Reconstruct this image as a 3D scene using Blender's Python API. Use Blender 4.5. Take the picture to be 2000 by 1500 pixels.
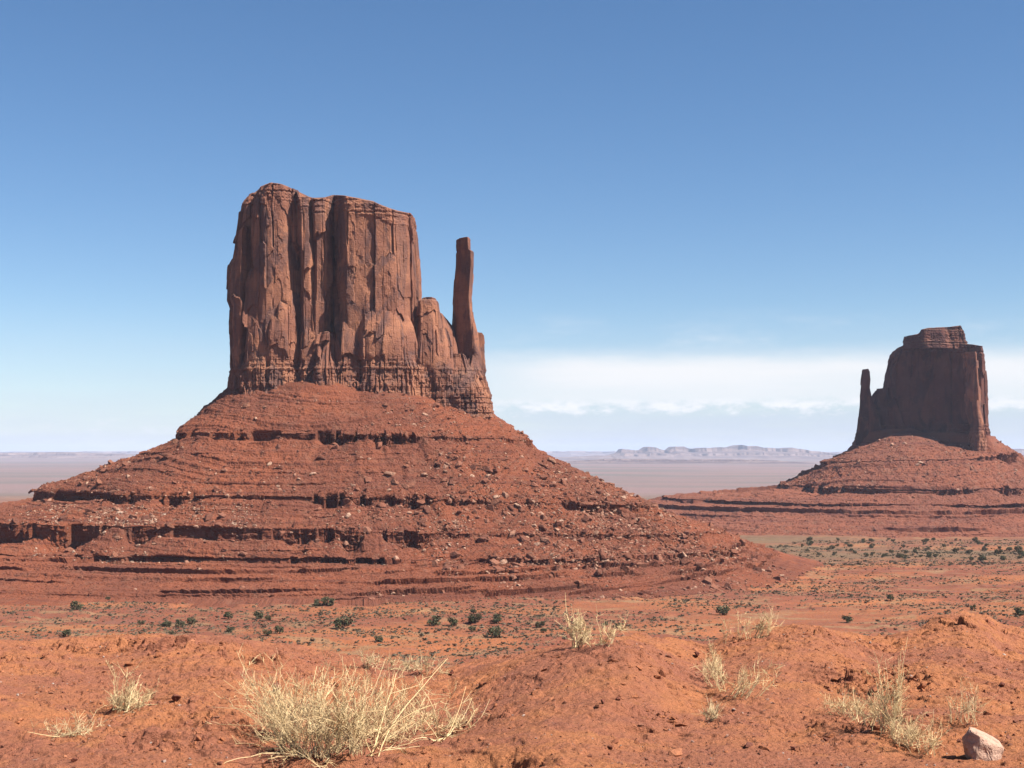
import bpy, bmesh, math, random
import numpy as np

# ------------------------------------------------------------------ camera, sky, sun, exposure
SC = bpy.context.scene
for o in list(bpy.data.objects):
    bpy.data.objects.remove(o)
COL = SC.collection
F = 2747.0            # focal length in photo pixels (photo 2000 px wide), horizon at row 885
CAMZ = 1.6
cam_d = bpy.data.cameras.new("camera")
cam = bpy.data.objects.new("camera", cam_d)
COL.objects.link(cam)
cam.location = (0, 0, CAMZ)
cam.rotation_euler = (math.radians(90), 0, 0)
cam_d.sensor_width = 36
cam_d.lens = 36 * F / 2000
cam_d.shift_y = 135 / 2000
cam_d.clip_start = 0.1
cam_d.clip_end = 200000
SC.camera = cam

SUN_AZ = math.radians(23)     # angle from +X (right) towards the camera side
SUN_EL = math.radians(50)
sd = np.array([math.cos(SUN_EL) * math.cos(SUN_AZ), -math.cos(SUN_EL) * math.sin(SUN_AZ), math.sin(SUN_EL)])
sun_d = bpy.data.lights.new("sun", 'SUN')
sun_d.energy = 5.0
sun_d.angle = math.radians(0.53)
sun_d.color = (1.0, 0.95, 0.88)
sun = bpy.data.objects.new("sun", sun_d)
COL.objects.link(sun)
from mathutils import Vector
sun.rotation_euler = Vector(sd).to_track_quat('Z', 'Y').to_euler()

SC.view_settings.view_transform = 'Standard'
SC.view_settings.look = 'None'
SC.view_settings.exposure = 1.25
SC.view_settings.gamma = 1.0
SC.cycles.volume_bounces = 1
SC.cycles.max_bounces = 5
SC.cycles.diffuse_bounces = 1

world = bpy.data.worlds.new("World")
SC.world = world
world.use_nodes = True


class NT:
    """tiny node-tree helper"""
    def __init__(s, tree):
        s.t = tree
        s.N = tree.nodes
        s.L = tree.links

    def n(s, typ, **kw):
        nd = s.N.new(typ)
        for k, v in kw.items():
            setattr(nd, k, v)
        return nd

    def put(s, sock, v):
        if isinstance(v, bpy.types.NodeSocket):
            s.L.new(v, sock)
        else:
            try:
                sock.default_value = v
            except Exception:
                sock.default_value = (*v, 1.0)

    def math(s, op, a, b=0.0, c=None, clamp=False):
        nd = s.n('ShaderNodeMath', operation=op, use_clamp=clamp)
        s.put(nd.inputs[0], a)
        s.put(nd.inputs[1], b)
        if c is not None:
            s.put(nd.inputs[2], c)
        return nd.outputs[0]

    def mix(s, fac, a, b, mode='MIX'):
        nd = s.n('ShaderNodeMix', data_type='RGBA', blend_type=mode)
        s.put(nd.inputs[0], fac)
        for i, v in ((6, a), (7, b)):
            if isinstance(v, bpy.types.NodeSocket):
                s.L.new(v, nd.inputs[i])
            else:
                nd.inputs[i].default_value = (*v[:3], 1.0)
        return nd.outputs[2]

    def smooth(s, x, lo, hi, a=0.0, b=1.0):
        nd = s.n('ShaderNodeMapRange', interpolation_type='SMOOTHSTEP')
        s.put(nd.inputs[0], x)
        s.put(nd.inputs[1], lo)
        s.put(nd.inputs[2], hi)
        s.put(nd.inputs[3], a)
        s.put(nd.inputs[4], b)
        return nd.outputs[0]

    def scale(s, vec, sc, loc=(0, 0, 0)):
        nd = s.n('ShaderNodeMapping')
        s.put(nd.inputs['Vector'], vec)
        nd.inputs['Scale'].default_value = sc
        nd.inputs['Location'].default_value = loc
        return nd.outputs[0]

    def noise(s, vec, scale=1.0, detail=4.0, rough=0.55, dist=0.0):
        nd = s.n('ShaderNodeTexNoise')
        s.put(nd.inputs['Vector'], vec)
        nd.inputs['Scale'].default_value = scale
        nd.inputs['Detail'].default_value = detail
        nd.inputs['Roughness'].default_value = rough
        nd.inputs['Distortion'].default_value = dist
        return nd.outputs[0]


w = NT(world.node_tree)
w.N.clear()
sky = w.n('ShaderNodeTexSky', sky_type='NISHITA')
sky.sun_disc = False
sky.sun_elevation = SUN_EL
sky.sun_rotation = math.radians(90) + SUN_AZ      # clockwise from +Y
sky.altitude = 1700
sky.air_density = 1.0
sky.dust_density = 0.4
sky.ozone_density = 2.0
tc = w.n('ShaderNodeTexCoord').outputs['Generated']
sx = w.n('ShaderNodeSeparateXYZ')
w.L.new(tc, sx.inputs[0])
hyp = w.math('SQRT', w.math('ADD', w.math('MULTIPLY', sx.outputs[0], sx.outputs[0]),
                            w.math('MULTIPLY', sx.outputs[1], sx.outputs[1])))
el = w.math('DIVIDE', sx.outputs[2], hyp)
az = w.math('ARCTAN2', sx.outputs[0], sx.outputs[1])
cv = w.n('ShaderNodeCombineXYZ')
w.L.new(az, cv.inputs[0])
w.L.new(el, cv.inputs[1])
n_edge = w.noise(w.scale(cv.outputs[0], (9, 30, 1)), 1.0, 5, 0.6)
n_puff = w.noise(w.scale(cv.outputs[0], (55, 120, 1), (3.1, 1.7, 0)), 1.0, 8, 0.66)
n_body = w.noise(w.scale(cv.outputs[0], (7, 55, 1), (7.7, 0.3, 0)), 1.0, 5, 0.6)
azm = w.smooth(az, -0.10, 0.05)
# flat sheet of cloud with a soft top and a puffy foot
top = w.smooth(w.math('ADD', el, w.math('MULTIPLY', w.math('SUBTRACT', n_edge, 0.5), 0.020)), 0.058, 0.0775, 1, 0)
bot = w.smooth(w.math('ADD', el, w.math('MULTIPLY', w.math('SUBTRACT', n_puff, 0.5), 0.016)), 0.0285, 0.0395)
body = w.math('MULTIPLY', w.smooth(n_body, 0.3, 0.68, 0.8, 1.0), w.smooth(el, 0.030, 0.062, 0.78, 1.0))
sheet = w.math('MULTIPLY', w.math('MULTIPLY', top, bot), w.math('MULTIPLY', body, azm))
# bright rim of cumulus tops at the foot
rim = w.math('MULTIPLY', w.smooth(w.math('ADD', el, w.math('MULTIPLY', w.math('SUBTRACT', n_puff, 0.5), 0.020)), 0.026, 0.034),
             w.smooth(el, 0.034, 0.040, 1, 0))
rim = w.math('MULTIPLY', rim, w.math('MULTIPLY', azm, w.smooth(n_puff, 0.35, 0.65)))
low = w.math('MULTIPLY', w.smooth(el, 0.0, 0.045, 0.95, 0.5), w.smooth(el, 0.035, 0.11, 1, 0))
low = w.math('MULTIPLY', low, w.math('MULTIPLY', w.smooth(az, -0.20, 0.05, 0.85, 1.0), w.smooth(n_body, 0.2, 0.75, 0.55, 1.0)))
cir = w.math('MULTIPLY', w.smooth(n_edge, 0.45, 0.75), w.math('MULTIPLY', w.smooth(el, 0.065, 0.075), w.smooth(el, 0.08, 0.105, 1, 0)))
cir = w.math('MULTIPLY', cir, w.math('MULTIPLY', azm, 0.45))
lpuff = w.math('MULTIPLY', w.smooth(n_puff, 0.5, 0.72), w.math('MULTIPLY', w.smooth(el, 0.004, 0.016), w.smooth(el, 0.018, 0.03, 1, 0)))
lpuff = w.math('MULTIPLY', lpuff, w.smooth(az, -0.2, -0.1, 0.55, 0.0))
hs = w.n('ShaderNodeHueSaturation')
hs.inputs['Saturation'].default_value = 1.17
w.L.new(sky.outputs[0], hs.inputs['Color'])
c = w.mix(1.0, hs.outputs[0], (1.0, 1.0, 1.02), 'MULTIPLY')
c = w.mix(low, c, (4.8, 5.45, 6.9))
c = w.mix(cir, c, (6.6, 7.0, 7.6))
c = w.mix(sheet, c, (7.5, 7.6, 7.8))
c = w.mix(rim, c, (7.7, 7.8, 8.1))
c = w.mix(lpuff, c, (6.8, 7.1, 7.5))
bg = w.n('ShaderNodeBackground')
w.L.new(c, bg.inputs[0])
bg.inputs[1].default_value = 0.053
wo = w.n('ShaderNodeOutputWorld')
w.L.new(bg.outputs[0], wo.inputs[0])

# ------------------------------------------------------------------ numeric helpers
RNG = np.random.default_rng(11)


def P(px, py, Y):
    return np.array([(px - 1000) * Y / F, Y, CAMZ + (885 - py) * Y / F])


def _h(ix, iy, iz, seed):
    M = np.uint32
    h = (ix.astype(np.int64).astype(M) * M(374761393) + iy.astype(np.int64).astype(M) * M(668265263)
         + iz.astype(np.int64).astype(M) * M(2147483647 - 1013904) + M((seed * 974634777) & 0xffffffff))
    h = (h ^ (h >> M(13))) * M(1274126177)
    h = (h ^ (h >> M(16))) * M(2246822519)
    h = h ^ (h >> M(15))
    return h.astype(np.float64) / 4294967296.0


def vnoise(x, y, z=None, seed=0):
    """smooth value noise in -1..1"""
    x = np.asarray(x, float)
    y = np.broadcast_to(np.asarray(y, float), x.shape)
    fx, fy = np.floor(x), np.floor(y)
    u, v = x - fx, y - fy
    u = u * u * u * (u * (u * 6 - 15) + 10)
    v = v * v * v * (v * (v * 6 - 15) + 10)
    if z is None:
        z0 = np.zeros_like(fx)
        a = _h(fx, fy, z0, seed) * (1 - u) + _h(fx + 1, fy, z0, seed) * u
        b = _h(fx, fy + 1, z0, seed) * (1 - u) + _h(fx + 1, fy + 1, z0, seed) * u
        return (a * (1 - v) + b * v) * 2 - 1
    z = np.broadcast_to(np.asarray(z, float), x.shape)
    fz = np.floor(z)
    t = z - fz
    t = t * t * (3 - 2 * t)
    r = 0
    for dz, wz in ((0, 1 - t), (1, t)):
        a = _h(fx, fy, fz + dz, seed) * (1 - u) + _h(fx + 1, fy, fz + dz, seed) * u
        b = _h(fx, fy + 1, fz + dz, seed) * (1 - u) + _h(fx + 1, fy + 1, fz + dz, seed) * u
        r = r + wz * (a * (1 - v) + b * v)
    return r * 2 - 1


def fbm(x, y, z=None, seed=0, octs=4, gain=0.5):
    r, a, f, s = 0, 1.0, 1.0, 0.0
    for k in range(octs):
        r = r + a * vnoise(x * f + 17.3 * k, y * f + 5.1 * k, None if z is None else z * f, seed + k)
        s += a
        a *= gain
        f *= 2.03
    return r / s


def cells(u, v, seed=0, jit=0.8, box=True):
    """cellular pattern: random value per cell, second random, edge distance (F2-F1) and local offset"""
    fu, fv = np.floor(u), np.floor(v)
    d1 = np.full(u.shape, 9.0)
    d2 = np.full(u.shape, 9.0)
    r1 = np.zeros(u.shape)
    r2 = np.zeros(u.shape)
    ou = np.zeros(u.shape)
    ov = np.zeros(u.shape)
    z0 = np.zeros(u.shape)
    for i in (-1, 0, 1):
        for j in (-1, 0, 1):
            cu, cvv = fu + i, fv + j
            pu = cu + 0.5 + jit * (_h(cu, cvv, z0, seed) - 0.5)
            pv = cvv + 0.5 + jit * (_h(cu, cvv, z0 + 1, seed) - 0.5)
            du, dv = u - pu, v - pv
            d = np.maximum(np.abs(du), np.abs(dv)) if box else np.sqrt(du * du + dv * dv)
            near = d < d1
            d2 = np.where(near, d1, np.minimum(d2, d))
            r1 = np.where(near, _h(cu, cvv, z0 + 2, seed), r1)
            r2 = np.where(near, _h(cu, cvv, z0 + 3, seed), r2)
            ou = np.where(near, du, ou)
            ov = np.where(near, dv, ov)
            d1 = np.where(near, d, d1)
    return r1, r2, d2 - d1, ou, ov


def slabs(u, z, wu, hz, seed, arch=.05):
    """masonry-like slabs: straight vertical joints, each strip broken at its own heights by arched breaks"""
    q = u / wu
    i = np.floor(q)
    zo = np.zeros_like(q)
    j0 = i + .3 * (_h(i, zo, zo, seed) - .5)
    j1 = i + 1 + .3 * (_h(i + 1, zo, zo, seed) - .5)
    low = q < j0
    hi = q > j1
    i = np.where(low, i - 1, np.where(hi, i + 1, i))
    j0 = i + .3 * (_h(i, zo, zo, seed) - .5)
    j1 = i + 1 + .3 * (_h(i + 1, zo, zo, seed) - .5)
    du = (q - j0) / (j1 - j0) - .5
    h1, h2 = _h(i, zo + 1, zo, seed), _h(i, zo + 2, zo, seed)
    zz = z / (hz * (.6 + .9 * h1)) + 7 * h2 + arch * 4 * du * du + .7 * (h1 - .5) * du
    k = np.floor(zz)
    dz = zz - k
    a, b = _h(i, k, zo + 3, seed), _h(i, k, zo + 4, seed)
    eu = np.minimum(.5 - du, .5 + du) * wu
    return a, b, du, dz, eu


def sstep(x, a, b):
    t = np.clip((x - a) / (b - a), 0, 1)
    return t * t * (3 - 2 * t)


def mesh_obj(name, V, Q, mat, parent=None, smooth=False):
    """V (n,3), Q (m,k) faces -> linked mesh object"""
    me = bpy.data.meshes.new(name)
    V = np.ascontiguousarray(V, dtype=np.float32)
    if isinstance(Q, list):
        loops = np.concatenate([q.ravel() for q in Q]).astype(np.int32)
        tot = np.concatenate([np.full(len(q), q.shape[1]) for q in Q]).astype(np.int32)
    else:
        loops = Q.ravel().astype(np.int32)
        tot = np.full(len(Q), Q.shape[1], dtype=np.int32)
    start = np.concatenate([[0], np.cumsum(tot)[:-1]]).astype(np.int32)
    me.vertices.add(len(V))
    me.vertices.foreach_set('co', V.ravel())
    me.loops.add(len(loops))
    me.loops.foreach_set('vertex_index', loops)
    me.polygons.add(len(tot))
    me.polygons.foreach_set('loop_start', start)
    me.polygons.foreach_set('loop_total', tot)
    me.polygons.foreach_set('use_smooth', np.full(len(tot), smooth))
    me.update(calc_edges=True)
    me.materials.append(mat)
    o = bpy.data.objects.new(name, me)
    COL.objects.link(o)
    if parent:
        o.parent = parent
    return o


def grid_faces(nr, nc, wrap=False, off=0):
    i = np.arange(nr - 1)[:, None]
    j = np.arange(nc if wrap else nc - 1)[None, :]
    j2 = (j + 1) % nc
    a = i * nc + j
    b = i * nc + j2
    return np.stack([a, b, b + nc, a + nc], -1).reshape(-1, 4) + off


def tag(o, label=None, cat=None, group=None, kind=None):
    if label:
        o['label'] = label
    if cat:
        o['category'] = cat
    if group:
        o['group'] = group
    if kind:
        o['kind'] = kind
    return o


# ------------------------------------------------------------------ materials
ALL_MATS = []


def new_mat(name, rough=0.95):
    m = bpy.data.materials.new(name)
    m.use_nodes = True
    t = NT(m.node_tree)
    b = t.N['Principled BSDF']
    b.inputs['Roughness'].default_value = rough
    b.inputs['Specular IOR Level'].default_value = 0.15
    t.bsdf = b
    ALL_MATS.append((m, t))
    t.pos = t.n('ShaderNodeNewGeometry').outputs['Position']
    return m, t


def bump(t, h, dist, strength=1.0, prev=None):
    b = t.n('ShaderNodeBump')
    b.inputs['Strength'].default_value = strength
    b.inputs['Distance'].default_value = dist
    t.put(b.inputs['Height'], h)
    if prev is not None:
        t.L.new(prev, b.inputs['Normal'])
    return b.outputs[0]


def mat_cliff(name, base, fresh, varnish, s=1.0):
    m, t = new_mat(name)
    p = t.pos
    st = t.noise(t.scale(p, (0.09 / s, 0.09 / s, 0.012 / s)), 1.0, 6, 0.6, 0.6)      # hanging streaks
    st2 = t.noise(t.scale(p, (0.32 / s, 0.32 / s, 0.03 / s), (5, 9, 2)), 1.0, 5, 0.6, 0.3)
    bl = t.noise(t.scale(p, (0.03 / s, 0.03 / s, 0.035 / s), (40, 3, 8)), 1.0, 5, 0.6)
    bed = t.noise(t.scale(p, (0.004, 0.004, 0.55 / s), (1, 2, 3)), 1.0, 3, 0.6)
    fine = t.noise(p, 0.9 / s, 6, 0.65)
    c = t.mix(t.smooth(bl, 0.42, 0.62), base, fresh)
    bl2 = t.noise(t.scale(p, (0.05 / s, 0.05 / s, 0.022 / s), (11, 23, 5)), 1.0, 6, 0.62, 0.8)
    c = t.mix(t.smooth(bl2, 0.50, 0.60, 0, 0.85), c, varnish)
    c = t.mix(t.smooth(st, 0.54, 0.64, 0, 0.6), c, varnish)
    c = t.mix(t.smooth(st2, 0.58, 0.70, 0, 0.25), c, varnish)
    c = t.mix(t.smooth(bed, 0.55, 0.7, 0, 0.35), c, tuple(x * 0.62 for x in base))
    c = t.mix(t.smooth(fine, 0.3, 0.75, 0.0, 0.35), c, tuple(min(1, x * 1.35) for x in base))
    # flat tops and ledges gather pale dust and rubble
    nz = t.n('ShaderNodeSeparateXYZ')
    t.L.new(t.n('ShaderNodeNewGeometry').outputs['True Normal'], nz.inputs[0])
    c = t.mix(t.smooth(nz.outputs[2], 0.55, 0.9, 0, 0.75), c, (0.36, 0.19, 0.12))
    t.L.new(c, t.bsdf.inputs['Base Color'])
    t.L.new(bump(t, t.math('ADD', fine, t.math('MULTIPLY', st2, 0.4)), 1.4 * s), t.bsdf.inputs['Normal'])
    return m


def mat_talus(name, a, b, dark, grey, s=1.0):
    m, t = new_mat(name)
    p = t.pos
    big = t.noise(t.scale(p, (0.012 / s, 0.012 / s, 0.02 / s)), 1.0, 5, 0.6)
    mid = t.noise(p, 0.11 / s, 6, 0.65)
    fine = t.noise(p, 0.75 / s, 6, 0.7)
    bed = t.noise(t.scale(p, (0.006, 0.006, 0.42 / s), (4, 1, 7)), 1.0, 4, 0.65)
    c = t.mix(t.smooth(big, 0.38, 0.62), a, b)
    c = t.mix(t.smooth(bed, 0.50, 0.66, 0, 0.6), c, dark)
    c = t.mix(t.smooth(mid, 0.50, 0.68, 0, 0.45), c, grey)
    c = t.mix(t.smooth(fine, 0.55, 0.72, 0, 0.5), c, dark)
    c = t.mix(t.smooth(fine, 0.44, 0.30, 0, 0.5), c, (0.42, 0.20, 0.12))
    t.L.new(c, t.bsdf.inputs['Base Color'])
    t.L.new(bump(t, fine, 1.2 * s), t.bsdf.inputs['Normal'])
    return m


def mat_rock(name, cols, scale=1.0, rnd='island'):
    m, t = new_mat(name)
    g = t.n('ShaderNodeNewGeometry').outputs['Random Per Island'] if rnd == 'island' else t.n('ShaderNodeObjectInfo').outputs['Random']
    cr = t.n('ShaderNodeValToRGB')
    t.L.new(g, cr.inputs[0])
    cr.color_ramp.interpolation = 'LINEAR'
    els = cr.color_ramp.elements
    while len(els) < len(cols):
        els.new(0.5)
    for i, (pos, cc) in enumerate(cols):
        els[i].position = pos
        els[i].color = (*cc, 1)
    f = t.noise(t.pos, 1.6 * scale, 5, 0.65)
    c = t.mix(t.smooth(f, 0.4, 0.7, 0, 0.4), cr.outputs[0], (0.14, 0.065, 0.045))
    t.L.new(c, t.bsdf.inputs['Base Color'])
    t.L.new(bump(t, f, 0.4 / scale), t.bsdf.inputs['Normal'])
    return m


M_CLIFF = mat_cliff('red_sandstone', (0.31, 0.128, 0.080), (0.50, 0.215, 0.118), (0.15, 0.085, 0.076))
M_CLIFF_SHADE = mat_cliff('shaded_red_sandstone', (0.15, 0.053, 0.038), (0.22, 0.085, 0.055), (0.058, 0.027, 0.026), 1.3)  # far butte: same sandstone, its shade darkened into the colours
M_TALUS = mat_talus('red_talus', (0.305, 0.094, 0.046), (0.235, 0.078, 0.044), (0.135, 0.044, 0.030), (0.265, 0.125, 0.078))
M_TALUS2 = mat_talus('far_red_talus', (0.31, 0.105, 0.058), (0.26, 0.092, 0.055), (0.17, 0.06, 0.045), (0.23, 0.125, 0.085), 1.7)
M_RUB = mat_rock('rubble_stone', [(0.0, (0.15, 0.055, 0.036)), (0.35, (0.30, 0.115, 0.065)), (0.7, (0.36, 0.155, 0.095)), (1.0, (0.60, 0.37, 0.25))], 0.4)
M_BOUL = mat_rock('boulder_stone', [(0.0, (0.18, 0.068, 0.042)), (0.6, (0.30, 0.115, 0.068)), (0.92, (0.35, 0.15, 0.09)), (1.0, (0.46, 0.26, 0.17))], 0.35, 'object')

# valley floor ---------------------------------------------------------------
m, t = new_mat('valley_soil')
M_VAL = m
p = t.pos
sp = t.n('ShaderNodeSeparateXYZ')
t.L.new(p, sp.inputs[0])
yy = sp.outputs[1]
xx = sp.outputs[0]
big = t.noise(t.scale(p, (0.006, 0.012, 0.0)), 1.0, 5, 0.6, 0.5)
mid = t.noise(t.scale(p, (0.03, 0.06, 0.0), (3, 8, 0)), 1.0, 6, 0.65, 0.4)
fine = t.noise(p, 0.5, 5, 0.65)
c = t.mix(t.smooth(big, 0.40, 0.58), (0.43, 0.150, 0.062), (0.29, 0.095, 0.052))
c = t.mix(t.smooth(mid, 0.50, 0.62, 0, 0.7), c, (0.37, 0.225, 0.115))          # dry grass
c = t.mix(t.smooth(mid, 0.44, 0.34, 0, 0.6), c, (0.29, 0.125, 0.085))           # mauve clay
c = t.mix(t.smooth(fine, 0.53, 0.64, 0, 0.7), c, (0.17, 0.10, 0.062))          # specks of low scrub
# around the far butte and beyond: grey-green sage flats, pale sand stripes
sage = t.noise(t.scale(p, (0.0012, 0.007, 0.0), (2, 5, 0)), 1.0, 5, 0.6)
fy = t.math('MULTIPLY', t.smooth(yy, 1250, 1500), t.smooth(xx, -200, 150))
c = t.mix(t.math('MULTIPLY', fy, t.smooth(sage, 0.40, 0.60, 0.15, 0.85)), c, (0.19, 0.135, 0.078))
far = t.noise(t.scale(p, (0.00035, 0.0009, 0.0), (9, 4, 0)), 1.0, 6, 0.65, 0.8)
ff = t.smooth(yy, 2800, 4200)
fc = t.mix(t.smooth(far, 0.40, 0.58), (0.20, 0.175, 0.155), (0.30, 0.20, 0.185))  # far plain greyed and lightened, haze put into its colour
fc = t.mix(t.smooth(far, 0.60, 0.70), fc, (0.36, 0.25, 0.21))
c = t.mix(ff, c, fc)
t.L.new(c, t.bsdf.inputs['Base Color'])
t.L.new(bump(t, fine, 0.8), t.bsdf.inputs['Normal'])

# foreground dirt --------------------------------------------------------------
m, t = new_mat('orange_dirt')
M_DIRT = m
p = t.pos
big = t.noise(t.scale(p, (0.55, 0.8, 1.5)), 1.0, 5, 0.62, 0.6)
mid = t.noise(p, 3.2, 6, 0.65, 0.3)
fine = t.noise(p, 26.0, 6, 0.7)
grit = t.n('ShaderNodeTexVoronoi')
t.put(grit.inputs['Vector'], p)
grit.inputs['Scale'].default_value = 55
c = t.mix(t.smooth(big, 0.40, 0.62), (0.66, 0.252, 0.110), (0.52, 0.195, 0.110))
c = t.mix(t.smooth(mid, 0.48, 0.66, 0, 0.7), c, (0.50, 0.185, 0.112))
c = t.mix(t.smooth(mid, 0.42, 0.30, 0, 0.7), c, (0.71, 0.29, 0.12))
c = t.mix(t.smooth(fine, 0.55, 0.68, 0, 0.55), c, (0.27, 0.10, 0.06))
c = t.mix(t.smooth(fine, 0.44, 0.30, 0, 0.4), c, (0.62, 0.30, 0.14))
c = t.mix(t.math('MULTIPLY', t.smooth(grit.outputs['Distance'], 0.22, 0.10), t.smooth(fine, 0.5, 0.6)), c, (0.52, 0.33, 0.24))
t.L.new(c, t.bsdf.inputs['Base Color'])
b1 = bump(t, fine, 0.06, 1.0)
t.L.new(bump(t, mid, 0.05, 1.0, b1), t.bsdf.inputs['Normal'])


def mat_plain(name, col, var, scale, rnd=0.35):
    m, t = new_mat(name, 0.9)
    oi = t.n('ShaderNodeObjectInfo').outputs['Random']
    isl = t.n('ShaderNodeNewGeometry').outputs['Random Per Island']
    f = t.noise(t.pos, scale, 3, 0.6)
    c = t.mix(t.math('MULTIPLY', isl, 0.9), col, var)
    c = t.mix(t.math('MULTIPLY', oi, rnd), c, var)
    c = t.mix(t.smooth(f, 0.4, 0.7, 0, 0.4), c, tuple(x * 0.6 for x in col))
    t.L.new(c, t.bsdf.inputs['Base Color'])
    return m


M_LEAF = mat_plain('juniper_leaf', (0.085, 0.088, 0.040), (0.15, 0.14, 0.075), 0.5, 0.5)
M_SAGE = mat_plain('sage_leaf', (0.14, 0.115, 0.075), (0.26, 0.20, 0.13), 0.4)
M_BARK = mat_plain('bark', (0.10, 0.065, 0.045), (0.15, 0.10, 0.07), 2.0)
M_STRAW = mat_plain('dry_straw', (0.70, 0.48, 0.235), (0.84, 0.64, 0.36), 8.0)
M_STRAW2 = mat_plain('grey_straw', (0.64, 0.45, 0.23), (0.78, 0.59, 0.35), 8.0)
M_PEB = mat_rock('gravel_stone', [(0.0, (0.22, 0.08, 0.055)), (0.55, (0.36, 0.14, 0.08)), (0.85, (0.42, 0.20, 0.13)), (1.0, (0.62, 0.50, 0.42))], 30.0)
M_PALE = mat_rock('pale_pink_stone', [(0.0, (0.74, 0.46, 0.33)), (1.0, (0.76, 0.48, 0.35))], 12.0, 'object')
M_REDST = mat_rock('dark_red_stone', [(0.0, (0.22, 0.07, 0.045)), (1.0, (0.30, 0.11, 0.07))], 14.0, 'object')


# ------------------------------------------------------------------ buttes
def column(prof, Yc, dep, plan=None, seed=0, nu=330, nv=230, top=None, amp=1.0, s=1.0,
           zband=None, cap=14.0, bulge=0.0, taper=None):
    """One buttress of rock: prof = [(row, left, right)] in photo rows/columns at distance Yc, plan = outline in -1..1."""
    rs = np.random.default_rng(seed)
    if taper is None:
        taper = .55 if cap < 6 else 0.0
    if plan is None:
        plan = [(-1, .35), (-.8, -.6), (-.35, -1), (.45, -.95), (.95, -.45), (1, .5), (.8, 1), (-.8, 1)]
    pl = np.array(plan, float)
    pl = pl + rs.uniform(-.06, .06, pl.shape)
    for _ in range(2):                                     # knock the corners off
        nx = np.roll(pl, -1, 0)
        pl = np.stack([pl * .92 + nx * .08, pl * .08 + nx * .92], 1).reshape(-1, 2)
    pr = np.array(prof, float)
    zs = CAMZ + (885 - pr[:, 0]) * Yc / F
    xl = (pr[:, 1] - 1000) * Yc / F
    xr = (pr[:, 2] - 1000) * Yc / F
    order = np.argsort(zs)
    zs, xl, xr = zs[order], xl[order], xr[order]
    zb, zt = zs[0], zs[-1]
    am = np.max(xr - xl) / 2
    # resample the outline: dense where it can be seen (y<0.6), sparse at the back
    closed = np.vstack([pl, pl[:1]]) * np.array([am, dep])
    seg = np.hypot(*np.diff(closed, axis=0).T)
    mid = (closed[:-1, 1] + closed[1:, 1]) / 2
    wgt = seg * np.where(mid > dep * .7, 0.15, 1.0)
    cs = np.concatenate([[0], np.cumsum(seg)])
    cw = np.concatenate([[0], np.cumsum(wgt)])
    tw = np.linspace(0, cw[-1], nu, endpoint=False)
    ul = np.interp(tw, cw, cs)
    ux = np.interp(ul, cs, closed[:, 0]) / am
    uy = np.interp(ul, cs, closed[:, 1]) / dep
    e = 0.02 * cs[-1]
    per = cs[-1]
    ta = np.stack([np.interp((ul + e) % per, cs, closed[:, i]) - np.interp((ul - e) % per, cs, closed[:, i]) for i in (0, 1)], 1)
    nrm = np.stack([ta[:, 1], -ta[:, 0]], 1)
    nrm /= np.maximum(np.hypot(nrm[:, 0], nrm[:, 1]), 1e-6)[:, None]
    if np.sum(nrm * np.stack([ux * am, uy * dep], 1)) < 0:
        nrm = -nrm
    tt = np.linspace(0, 1, nv)[:, None]
    Z = zb + tt * (zt - zb) + np.zeros((1, nu))
    cx = np.interp(Z, zs, (xl + xr) / 2)
    hw = np.interp(Z, zs, (xr - xl) / 2)
    X = cx + hw * ux
    dp = dep * (0.85 + 0.15 * hw / am)
    tp = 1 - taper * sstep(tt, .45, 1.0)
    Yv = Yc + dp * (uy[None, :] * tp + (1 - tp))
    if top is not None:                                    # ragged skyline given as rows over columns
        ty = np.interp(X * F / Yv + 1000, top[0], top[1])
        ztop = CAMZ + (885 - ty) * np.minimum(Yv, Yc) / F
        Z = zb + tt * (ztop - zb)
    U = ul[None, :] + (cx - cx.mean()) + ux[None, :] * (hw - am) * .9
    uu = U / s + 40 * seed
    zz = Z / s
    wu = uu + .8 * fbm(uu / 20, zz / 30, seed=seed + 1, octs=4)
    wz = zz + 3.0 * fbm(uu / 3, zz / 20, seed=seed + 2, octs=3)
    a1, b1, o1, q1, e1 = slabs(wu, wz, 23.0, 80, seed + 3)
    a2, b2, o2, q2, e2 = slabs(wu + 3, wz + 5 * a1, 7.5, 30, seed + 4, .07)
    a3, b3, o3, q3, e3 = slabs(wu + 1, wz, 2.6, 9, seed + 5, .08)
    D = (a1 - .5) * 4.6 + o1 * (b1 - .5) * 6.5 - (q1 - .5) * (b1 - .35) * 3.0
    D += ((a2 - .5) * 2.4 + o2 * (b2 - .4) * 2.0) * np.where(b1 > .62, 1.1, .22) - (q2 - .5) * (a2 - .4) * 1.6
    D += ((a3 - .5) * 1.0 + o3 * (b3 - .5) * .6) * (a2 > .68)
    brk = sstep(vnoise(uu / 7, zz / 14, seed=seed + 18), -.35, .35)
    D -= (1.2 * np.exp(-(e1 / .5) ** 2) + 3.5 * np.exp(-(e1 / .9) ** 2) * (b1 > .6)) * brk
    D -= 1.0 * np.exp(-(e2 / .35) ** 2) * (b2 > .6) * (1 - brk * .6)
    D += 0.45 * fbm(uu / 4, zz / 6, seed=seed + 6, octs=4) + 1.2 * fbm(uu / 18, zz / 30, seed=seed + 16, octs=2)
    ztl = np.broadcast_to(Z.max(axis=0, keepdims=True), Z.shape)
    # thin bedded cap
    k = sstep(Z, ztl - cap * s, ztl - cap * s + 3 * s)
    bed = np.floor(zz / 1.7 + 0.5 * fbm(uu / 30, zz / 30, seed=seed + 7, octs=2))
    bh = _h(bed, np.zeros_like(bed), np.zeros_like(bed), 77)
    D = D * (1 - .4 * k) + k * ((bh - .5) * 1.2 + .7 * fbm(uu / 2.5, zz / 1.5, seed=seed + 8, octs=2))
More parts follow.
